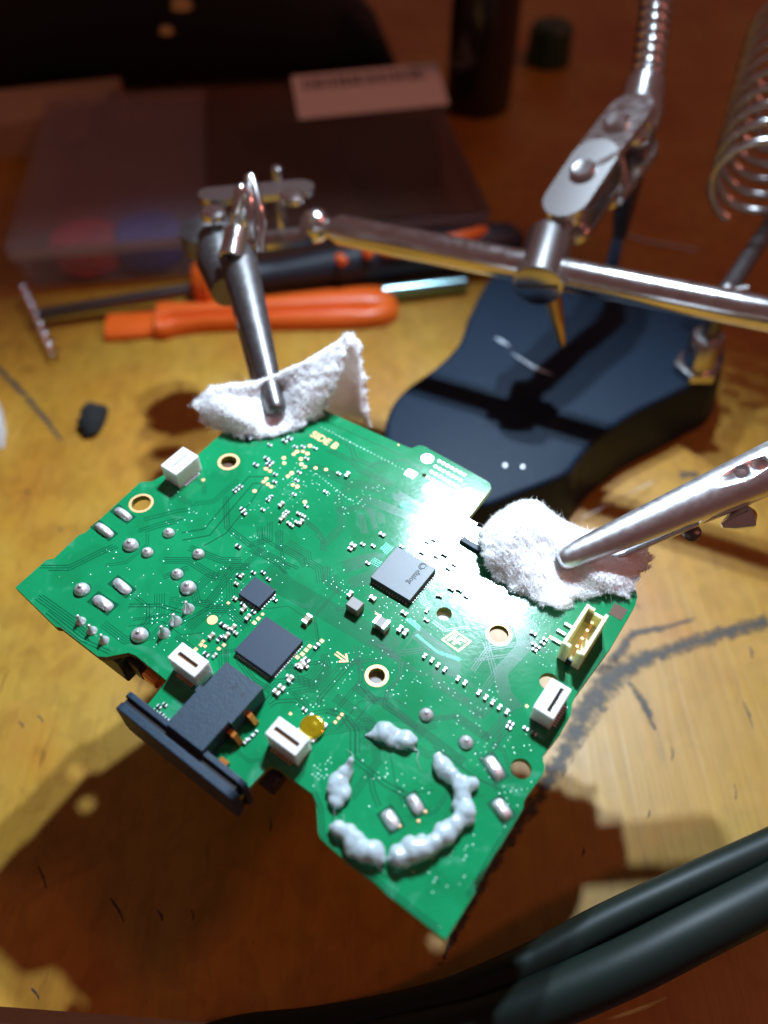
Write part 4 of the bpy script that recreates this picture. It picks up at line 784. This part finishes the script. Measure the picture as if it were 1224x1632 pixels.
# ================================================================== CLOTH PADS
def cloth(name, label, rows, amp, thick, nf, seed):
    g = [[wb(*p) for p in r] for r in rows]
    g = [cr(r, 16) for r in g]; cols = [cr([g[i][j] for i in range(len(g))], 14) for j in range(len(g[0]))]
    A = np.array(cols).transpose(1, 0, 2); nr, nc = A.shape[:2]
    def normals(A):
        du = np.gradient(A, axis=1); dv = np.gradient(A, axis=0); n_ = np.cross(du, dv); n_ /= np.linalg.norm(n_, axis=2, keepdims=True) + 1e-9
        return n_
    n_ = normals(A)
    if n_[nr // 3].mean(0)[2] < 0: n_ = -n_
    D = np.zeros((nr, nc)); ex = np.zeros_like(A)
    for i in range(nr):
        for j in range(nc):
            v = Vector(A[i, j]); D[i, j] = amp * (noise.noise(v * .35 + Vector((seed, 0, 0))) * .8 + noise.noise(v * .9) * .55 + noise.noise(v * 2.1) * .4) + .14 * math.sin(j * 1.9) * math.sin(i * 1.4)
            ex[i, j] = [noise.noise(v * .8 + Vector((9, 0, k))) for k in range(3)]
    edge = np.minimum.outer(np.minimum(np.arange(nr), np.arange(nr)[::-1]), np.full(nc, 99)); edge = np.minimum(edge, np.minimum(np.arange(nc), np.arange(nc)[::-1])[None, :])
    wt = np.clip(3 - edge, 0, 3)[..., None] / 3
    T = A + n_ * (D + .2)[..., None] + ex * wt * .8; th = thick * np.clip(edge / 2.5, .12, 1)[..., None]
    Bm = A - n_ * th + ex * wt * .8
    m_ = MB(); vs = list(T.reshape(-1, 3)) + list(Bm.reshape(-1, 3)); fs = []; N_ = nr * nc
    for i in range(nr - 1):
        for j in range(nc - 1):
            a = i * nc + j; fs.append((a, a + 1, a + nc + 1, a + nc)); fs.append((N_ + a + nc, N_ + a + nc + 1, N_ + a + 1, N_ + a))
    bd = [(0, j) for j in range(nc)] + [(i, nc - 1) for i in range(1, nr)] + [(nr - 1, j) for j in range(nc - 2, -1, -1)] + [(i, 0) for i in range(nr - 2, 0, -1)]
    for k in range(len(bd)):
        a = bd[k][0] * nc + bd[k][1]; q = bd[(k + 1) % len(bd)]; c = q[0] * nc + q[1]; fs.append((a, N_ + a, N_ + c, c))
    m_.add(vs, fs); me = m_.mesh(name, 'cloth', 180)
    bmx = bmesh.new(); bmx.from_mesh(me); bmesh.ops.recalc_face_normals(bmx, faces=bmx.faces); bmx.to_mesh(me); bmx.free()
    o = ob(name, me, None); o['label'] = label; o['category'] = "cloth"; o['group'] = "cloth pads under the clips"
    # loose cotton fibres: uncountable
    fz = MB(); R_ = random.Random(seed)
    for _ in range(nf):
        on_edge = R_.random() < .42
        if on_edge: i, j = R_.choice(bd); i = min(max(i + R_.randint(-2, 2), 0), nr - 1); j = min(max(j + R_.randint(-2, 2), 0), nc - 1)
        else: i, j = R_.randrange(nr), R_.randrange(nc)
        p = T[i, j] if R_.random() < .85 else Bm[i, j]; dirn = n_[i, j] * R_.uniform(.1, .7) + np.array([R_.gauss(0, .6) for _ in range(3)]); dirn /= np.linalg.norm(dirn)
        if on_edge:
            ii, jj = nr // 2, nc // 2; out = A[i, j] - A[ii, jj]; dirn = dirn + out / np.linalg.norm(out) * .7; dirn /= np.linalg.norm(dirn)
        ln = R_.uniform(.2, .62) * (2.6 if R_.random() < .02 else 1); sd = np.cross(dirn, [R_.random(), R_.random(), R_.random()]); sd /= np.linalg.norm(sd) + 1e-9; wd = R_.uniform(.022, .05); bend = np.array([R_.gauss(0, .3) for _ in range(3)]) * ln
        q1 = p + dirn * ln * .5 + bend * .3; q2 = p + dirn * ln + bend
        fz.add([p - sd * wd, p + sd * wd, q1 + sd * wd * .8, q1 - sd * wd * .8, q2], [(0, 1, 2, 3), (3, 2, 4)])
    fz.build("fuzz", 'fibre', o, smooth=0, kind='stuff')
    return o
cloth("cotton_cloth", "white cotton cloth under the silver clip near the cream header",
      [[(772, 862, -5), (800, 840, -6), (845, 830, -7), (900, 850, -7), (960, 870, -7), (1015, 890, -7)],
       [(766, 850, 1.2), (798, 816, 2.2), (848, 798, 4.2), (898, 832, 1.2), (955, 853, -1.5), (1022, 868, -3)],
       [(768, 868, 2.4), (806, 846, 4.6), (850, 832, 5.4), (905, 860, 3.3), (960, 882, 1.8), (1036, 890, .5)],
       [(774, 893, 2.0), (815, 888, 3.4), (858, 888, 3.2), (905, 902, 2.0), (960, 915, 2.6), (1018, 920, 1.2)],
       [(788, 917, .5), (835, 946, .5), (885, 968, .5), (930, 951, .5), (968, 944, .9), (1000, 952, .2)]], .30, 1.5, 26000, 3)
cloth("cotton_cloth", "folded white cotton cloth under the dark clip near the orange tool",
      [[(330, 676, .4), (362, 687, .5), (395, 697, .5), (440, 692, .5), (478, 678, .7), (512, 658, .8)],
       [(318, 656, 2.6), (350, 658, 3.6), (395, 668, 3.2), (438, 660, 1.4), (480, 645, 3.6), (528, 624, 4.6)],
       [(310, 640, 3.4), (345, 630, 5.2), (390, 634, 4.4), (435, 630, 2.4), (482, 610, 6.2), (548, 580, 8.4)],
       [(336, 620, 4.5), (365, 614, 5.4), (400, 610, 5.4), (440, 597, 5.6), (492, 574, 8.6), (553, 534, 11.5)],
       [(350, 634, -2), (378, 634, -3), (412, 634, -4), (455, 634, -4), (520, 625, 1), (576, 556, 7)],
       [(352, 655, -8), (382, 660, -8), (425, 668, -8), (475, 672, -8), (540, 664, -7), (590, 680, -6)]], .30, 1.5, 26000, 11)
# ================================================================== THINGS BEHIND
def single(mb_, name, mats, label, cat, smooth=35, **kw):
    o = mb_.build(name, mats, None, smooth=smooth); o['label'] = label; o['category'] = cat; return o
# orange pry tool: lofted along its length with a groove
a, e = at(168, 514, 3), at(634, 482, 3); mxo = frame(a, e - a); Lo = np.linalg.norm(e - a)
mb = MB(); loops = []
prof = [(0, 4.2), (.02, 4.6), (.13, 4.4), (.165, 4.5), (.175, 5.2), (.21, 5.2), (.24, 4.3), (.32, 3.6), (.45, 4.0), (.6, 5.0), (.75, 6.0), (.88, 6.4), (.95, 5.8), (.985, 4.2), (1.0, 2.0)]
for t, wdt in prof:
    hgt = 2.6 if t < .17 else 5.2
    if t > .97: hgt = 3.6
    if t == 1.0: hgt = 2.2
    gr = 0 if t < .2 else (.55 if t < .95 else 0)
    lp = [(Lo * t, -wdt, 0), (Lo * t, wdt, 0), (Lo * t, wdt, hgt * .45), (Lo * t, wdt * .78, hgt * .9), (Lo * t, wdt * .4, hgt * (1.0 + gr * .12)), (Lo * t, 0, hgt * (1.0 + gr * .1)), (Lo * t, -wdt * .22, hgt * (1 - gr * .25)), (Lo * t, -wdt * .34, hgt * (1 - gr)), (Lo * t, -wdt * .46, hgt * (1 - gr * .8)), (Lo * t, -wdt * .62, hgt * .86), (Lo * t, -wdt * .88, hgt * .7), (Lo * t, -wdt, hgt * .4)]
    lp = [(x, y * 1.4, z * 1.15) for x, y, z in lp]
    loops.append([tuple(mxo @ Vector((x, y, z - 3 + .1))) for x, y, z in lp])
mb.loft(loops); o = single(mb, "pry_tool", 'orange', "orange plastic pry tool with flat blade and grooved handle lying on the table", "pry tool", 60)
# screwdriver behind
sd = thing("screwdriver", "dark screwdriver with navy and orange handle behind the orange pry tool", "screwdriver", at(340, 452, 0))
base_ = at(340, 452, 0)
def rel(mb_): return mb_.xf(Matrix.Translation(Vector(-base_)))
s0, s1 = at(52, 503, 4), at(345, 455, 6); rel(MB().tube([s0, s0 * .97 + s1 * .03, s1], [.9, 1.9, 2.2], 16)).build("shaft", 'steel_dk', sd)
h1 = at(345, 452, 7); h2 = at(830, 383, 9); hd_ = h2 - h1; lp = [h1 + hd_ * t for t in (0, .03, .08, .14, .2, .35, .6, .85, .96, 1.0)]
rel(MB().tube(lp, [3.2, 5.6, 6.0, 5.0, 4.6, 6.2, 6.8, 7.4, 6.6, 3], 24)).build("handle", 'navy', sd, smooth=50)
rel(MB().tube([h1 - hd_ * .075, h1 - hd_ * .065, h1 - hd_ * .03, h1 - hd_ * .015], [3.0, 6.5, 8.8, 5], 24)).build("collar", 'orange', sd)
for (x, y), (x2, y2), r in (((548, 418), (540, 410), 1.7), ((590, 408), (582, 398), 1.7), ((650, 398), (605, 396), 2.6), ((695, 390), (780, 368), 2.4)):
    rel(MB().tube(cr([at(x, y, 14), at((x + x2) / 2, (y + y2) / 2, 15), at(x2, y2, 14)], 4), [r * .4] + [r] * 7 + [r * .4], 10)).build("grip_inlay", 'orange', sd, smooth=60)
single(MB().tube([at(560, 471, 3), at(600, 468, 3), at(740, 452, 3), at(746, 451, 3)], [2.2, 2.6, 2.6, 1.4], 16), "steel_rod", 'bluesteel', "bluish steel rod poking out beyond the orange pry tool", "rod")
# twisted wire
c0, c1 = at(38, 452, 6), at(88, 562, 3); mxw = frame(c0, c1 - c0); Lw = np.linalg.norm(c1 - c0); tw = MB()
for ph in (0, math.pi): tw.tube([mxw @ Vector((Lw * t, 1.35 * math.cos(2 * math.pi * 3.6 * t + ph), 1.35 * math.sin(2 * math.pi * 3.6 * t + ph))) for t in np.linspace(0, 1, 120)], .48, 8)
single(tw, "twisted_wire", 'nickel', "short twisted silver wire crossing the screwdriver tip", "wire", 80)
# crumb and pale corner piece
mb = MB(); pc = at(150, 672, 0); loops = []
for z, s in ((0, 1), (1.5, 1.1), (3.2, .9), (4.2, .45)):
    loops.append([(pc[0] + (3.4 + 2.4 * noise.noise(Vector((q_ * .61, z, 1)))) * s * math.cos(q_ / 14 * 2 * math.pi), pc[1] + (5.4 + 3.5 * noise.noise(Vector((q_ * .47, z, 5)))) * s * math.sin(q_ / 14 * 2 * math.pi), z) for q_ in range(14)])
mb.loft(loops); single(mb, "foam_scrap", 'blackm', "small black crumbled scrap lying in the clip shadow", "scrap", 60)
mb = MB(); pts = [at(x, y, 0) for x, y in ((-60, 625), (-8, 628), (4, 655), (10, 690), (6, 712), (-10, 720), (-60, 720))]; mb.prism([(p[0], p[1]) for p in pts], 0.05, 5); o = bevel(single(mb, "plastic_cap", 'pale', "pale bluish plastic piece cut off by the picture's left side", "plastic piece", 30), 1.2, 3)
# plastic storage box
ZB = 17.0
FL, FR, BR_, BL = at(6, 397, ZB), at(782, 334, ZB), at(712, 102, ZB), at(62, 172, ZB)
fx = (FR - FL) / np.linalg.norm(FR - FL); wx = np.linalg.norm(FR - FL); wy = (np.linalg.norm(BL - FL) + np.linalg.norm(BR_ - FR)) / 2
bmx_ = Matrix(((fx[0], -fx[1], 0, FL[0] * MM), (fx[1], fx[0], 0, FL[1] * MM), (0, 0, 1, 0), (0, 0, 0, 1)))
box = thing("storage_box", "frosted plastic storage box with barcode label on its lid behind the tools", "box", mat=bmx_)
mb = MB(); t = 1.2; d = 3.0; zl = ZB - 3.5
def rect(i, z): return [(i, i, z), (wx - i, i, z), (wx - i, wy - i, z), (i, wy - i, z)]
mb.loft([rect(d, .1), rect(d * .3, zl), rect(d * .3 + t, zl), rect(d + t, 1.5)], caps=False); mb.add(rect(d, .1), [(3, 2, 1, 0)]); mb.add(rect(d + t, 1.5), [(0, 1, 2, 3)])
bevel(mb.build("body", 'frost', box, smooth=0), 1.2, 3)
mb = MB(); sx = wx * .40
mb.prism([(0, 0), (sx, 0), (sx, wy), (0, wy)], ZB - 1.3, ZB); bevel(mb.build("lid", 'frost', box, smooth=0), .5)
mb = MB(); mb.prism([(sx + .1, 0), (wx, 0), (wx, wy), (sx + .1, wy)], ZB - 1.3, ZB + .2); bevel(mb.build("lid_tinted_part", 'smoke', box, smooth=0), .5)
mb = MB(); mb.prism([(.5, .0), (wx - .5, 0), (wx - .5, 1.1), (.5, 1.1)], zl - 1, ZB - 1.35); mb.build("lid_rim", 'rim', box, smooth=0)
mb = MB(); mb.prism([(wx - 1.2, 1.2), (wx, 1.2), (wx, wy), (wx - 1.2, wy)], zl - 1, ZB - 1.35); mb.build("lid_rim", 'rim', box, smooth=0)
for px_ in (.40, .72): mb = MB(); mb.prism([(wx * px_, 5), (wx * px_ + 1, 5), (wx * px_ + 1, wy - 5), (wx * px_, wy - 5)], 1.6, zl - 1); mb.build("divider", 'frost', box, smooth=0)
def inbox(x, y, z): q = at(x, y, z) - FL; return np.array([q @ fx, q[0] * -fx[1] + q[1] * fx[0]])
lq = [inbox(x, y, ZB + .3) for x, y in ((476, 190), (716, 166), (696, 100), (464, 122))]
mb = MB(); mb.prism([tuple(p) for p in lq], ZB + .22, ZB + .42); lab = mb.build("label", 'paper', box, smooth=0)
def LQ(s, t_): p = lq[0] * (1 - s) * (1 - t_) + lq[1] * s * (1 - t_) + lq[2] * s * t_ + lq[3] * (1 - s) * t_; return (p[0], p[1])
s_ = .07; bars = MB()
while s_ < .9:
    w_ = random.choice((.007, .012, .02)); bars.prism([LQ(s_, .62), LQ(s_ + w_, .62), LQ(s_ + w_, .9), LQ(s_, .9)], ZB + .42, ZB + .47); s_ += w_ + random.choice((.008, .014, .02))
bars.build("barcode", 'ink', lab, smooth=0, kind='stuff')
def inthing(mb_, name, mat, label, cat, smooth=40): return single(mb_, name, mat, label, cat, smooth)
def spool(x, y, r, z0, z1, mat, label, nm):
    p = at(x, y, z0); m_ = MB().lathe([(r * .55, 0), (r, 0), (r, z1 - z0), (r * .55, z1 - z0), (r * .4, (z1 - z0) * .7), (.01, (z1 - z0) * .7)], 32); m_.xf(Matrix.Translation(Vector(p))); return single(m_, nm, mat, label, "spool", 40)
spool(146, 412, 11.5, 2.2, 11, 'red', "red round spool inside the frosted box", "spool"); spool(243, 402, 11.5, 2.2, 11, 'blue', "blue round spool inside the frosted box", "spool")
p = at(430, 330, 2.0); mb = MB(); mb.prism([(p[0] - 12, p[1]), (p[0] + 30, p[1] + 4), (p[0] + 28, p[1] + 48), (p[0] - 14, p[1] + 42)], 2, 11); bevel(single(mb, "paper_packet", 'brown', "brown paper packet inside the box's tinted half", "packet", 30), 1.5)
p = at(600, 310, 2.0); mb = MB(); mb.prism([(p[0] - 16, p[1]), (p[0] + 26, p[1] + 4), (p[0] + 24, p[1] + 50), (p[0] - 18, p[1] + 45)], 2, 11); bevel(single(mb, "dark_packet", 'navy', "dark packet inside the box's right end", "packet", 30), 1.5)
# dark objects further back
p0 = at(-40, 158, 8); p1 = at(640, 120, 8); vx = (p1 - p0) / np.linalg.norm(p1 - p0); Lb = np.linalg.norm(p1 - p0); mxb = frame(p0, p1 - p0); loops = []
for t, hh, dd in ((0, 45, 95), (.1, 60, 110), (.45, 62, 120), (.72, 50, 110), (.88, 34, 90), (.97, 18, 60), (1.0, 6, 30)):
    lp = []
    for q_ in range(20):
        aa = q_ / 20 * 2 * math.pi; y = dd / 2 * (1 + abs(math.cos(aa)) ** .6 * (1 if math.cos(aa) > 0 else -1)); z = hh / 2 * (1 + abs(math.sin(aa)) ** .6 * (1 if math.sin(aa) > 0 else -1)); n_ = 2.5 * noise.noise(Vector((t * 9, aa, 2)))
        lp.append(tuple(mxb @ Vector((Lb * t, y + 8, z - 8 + .1 + n_ * (z > 4)))))
    loops.append(lp)
mb = MB(); mb.loft(loops); bag = single(mb, "tool_bag", 'blackm', "black cloth tool bag slumped behind the storage box", "bag", 60)
for x, y, z, r in ((290, 12, 50, 4.5), (266, 52, 44, 3.0)):
    m_ = MB().lathe([(r, 0), (r * .8, r * .6), (.01, r * .8)], 16); m_.xf(Matrix.Translation(Vector(at(x, y, z)))); o = m_.build("brass_stud", 'brass', None); o.parent = bag
mb = MB(); pts = [at(x, y, 0) for x, y in ((-60, 262), (45, 250), (180, 215), (205, 175), (-60, 205))]; mb.prism([(p[0], p[1]) for p in pts], .1, 14); bevel(single(mb, "cardboard_piece", 'card', "tan cardboard piece between the box and the black bag", "cardboard", 30), .8)
pb_ = at(765, 190, 0); mb = MB().lathe([(13, .1), (15, 1.5), (15, 62), (13, 70), (7, 78), (7, 92), (6, 93)], 28); mb.xf(Matrix.Translation(Vector(pb_ + np.array([0, 14., 0])))); single(mb, "bottle", 'bottle', "dark brown glass bottle standing beside the label end of the box", "bottle", 40)
pg = at(872, 100, 0); mb = MB().lathe([(11, .1), (11.5, 1), (10.5, 16), (9, 18), (.01, 18.2)], 10); mb.xf(Matrix.Translation(Vector(pg))); single(mb, "green_cap", 'green_dk', "dark green ribbed cap lying beyond the bottle", "cap", 30)
# ================================================================== CABLES IN FRONT
single(MB().tube(cr([at(1420, 1268, 17), at(1300, 1315, 17), at(1224, 1350, 16), at(1100, 1406, 15), at(960, 1472, 13), at(850, 1532, 11), at(740, 1580, 8), at(640, 1610, 5), at(500, 1636, 3.4), at(380, 1650, 3.2), at(250, 1690, 3.2)], 8), 2.8, 24), "power_cable", 'cable', "thinner black cable, the upper of two crossing the near corner", "cable", 60)
single(MB().tube(cr([at(1420, 1335, 19), at(1300, 1386, 19), at(1224, 1426, 18), at(1110, 1484, 17), at(1000, 1540, 15), at(880, 1592, 12), at(760, 1636, 9), at(620, 1668, 6), at(480, 1700, 5)], 8), 4.1, 24), "power_cable", 'cable', "thicker black cable, the lower of two crossing the near corner", "cable", 60)
single(MB().tube(cr([at(928, 826, 1.2), at(965, 806, 2.4), at(1004, 786, 3.2), at(1040, 768, 2.0)], 6), .13, 6), "stray_fibre", 'fibre', "fine pale fibre lying on the wood beyond the silver clip", "fibre", 80)
single(MB().tube(cr([at(996, 374, .4), at(1035, 385, .5), at(1075, 392, .5), at(1112, 400, .4)], 6), .45, 6), "stray_thread", 'pale', "short pale thread on the dark table behind the crossbar", "thread", 80)
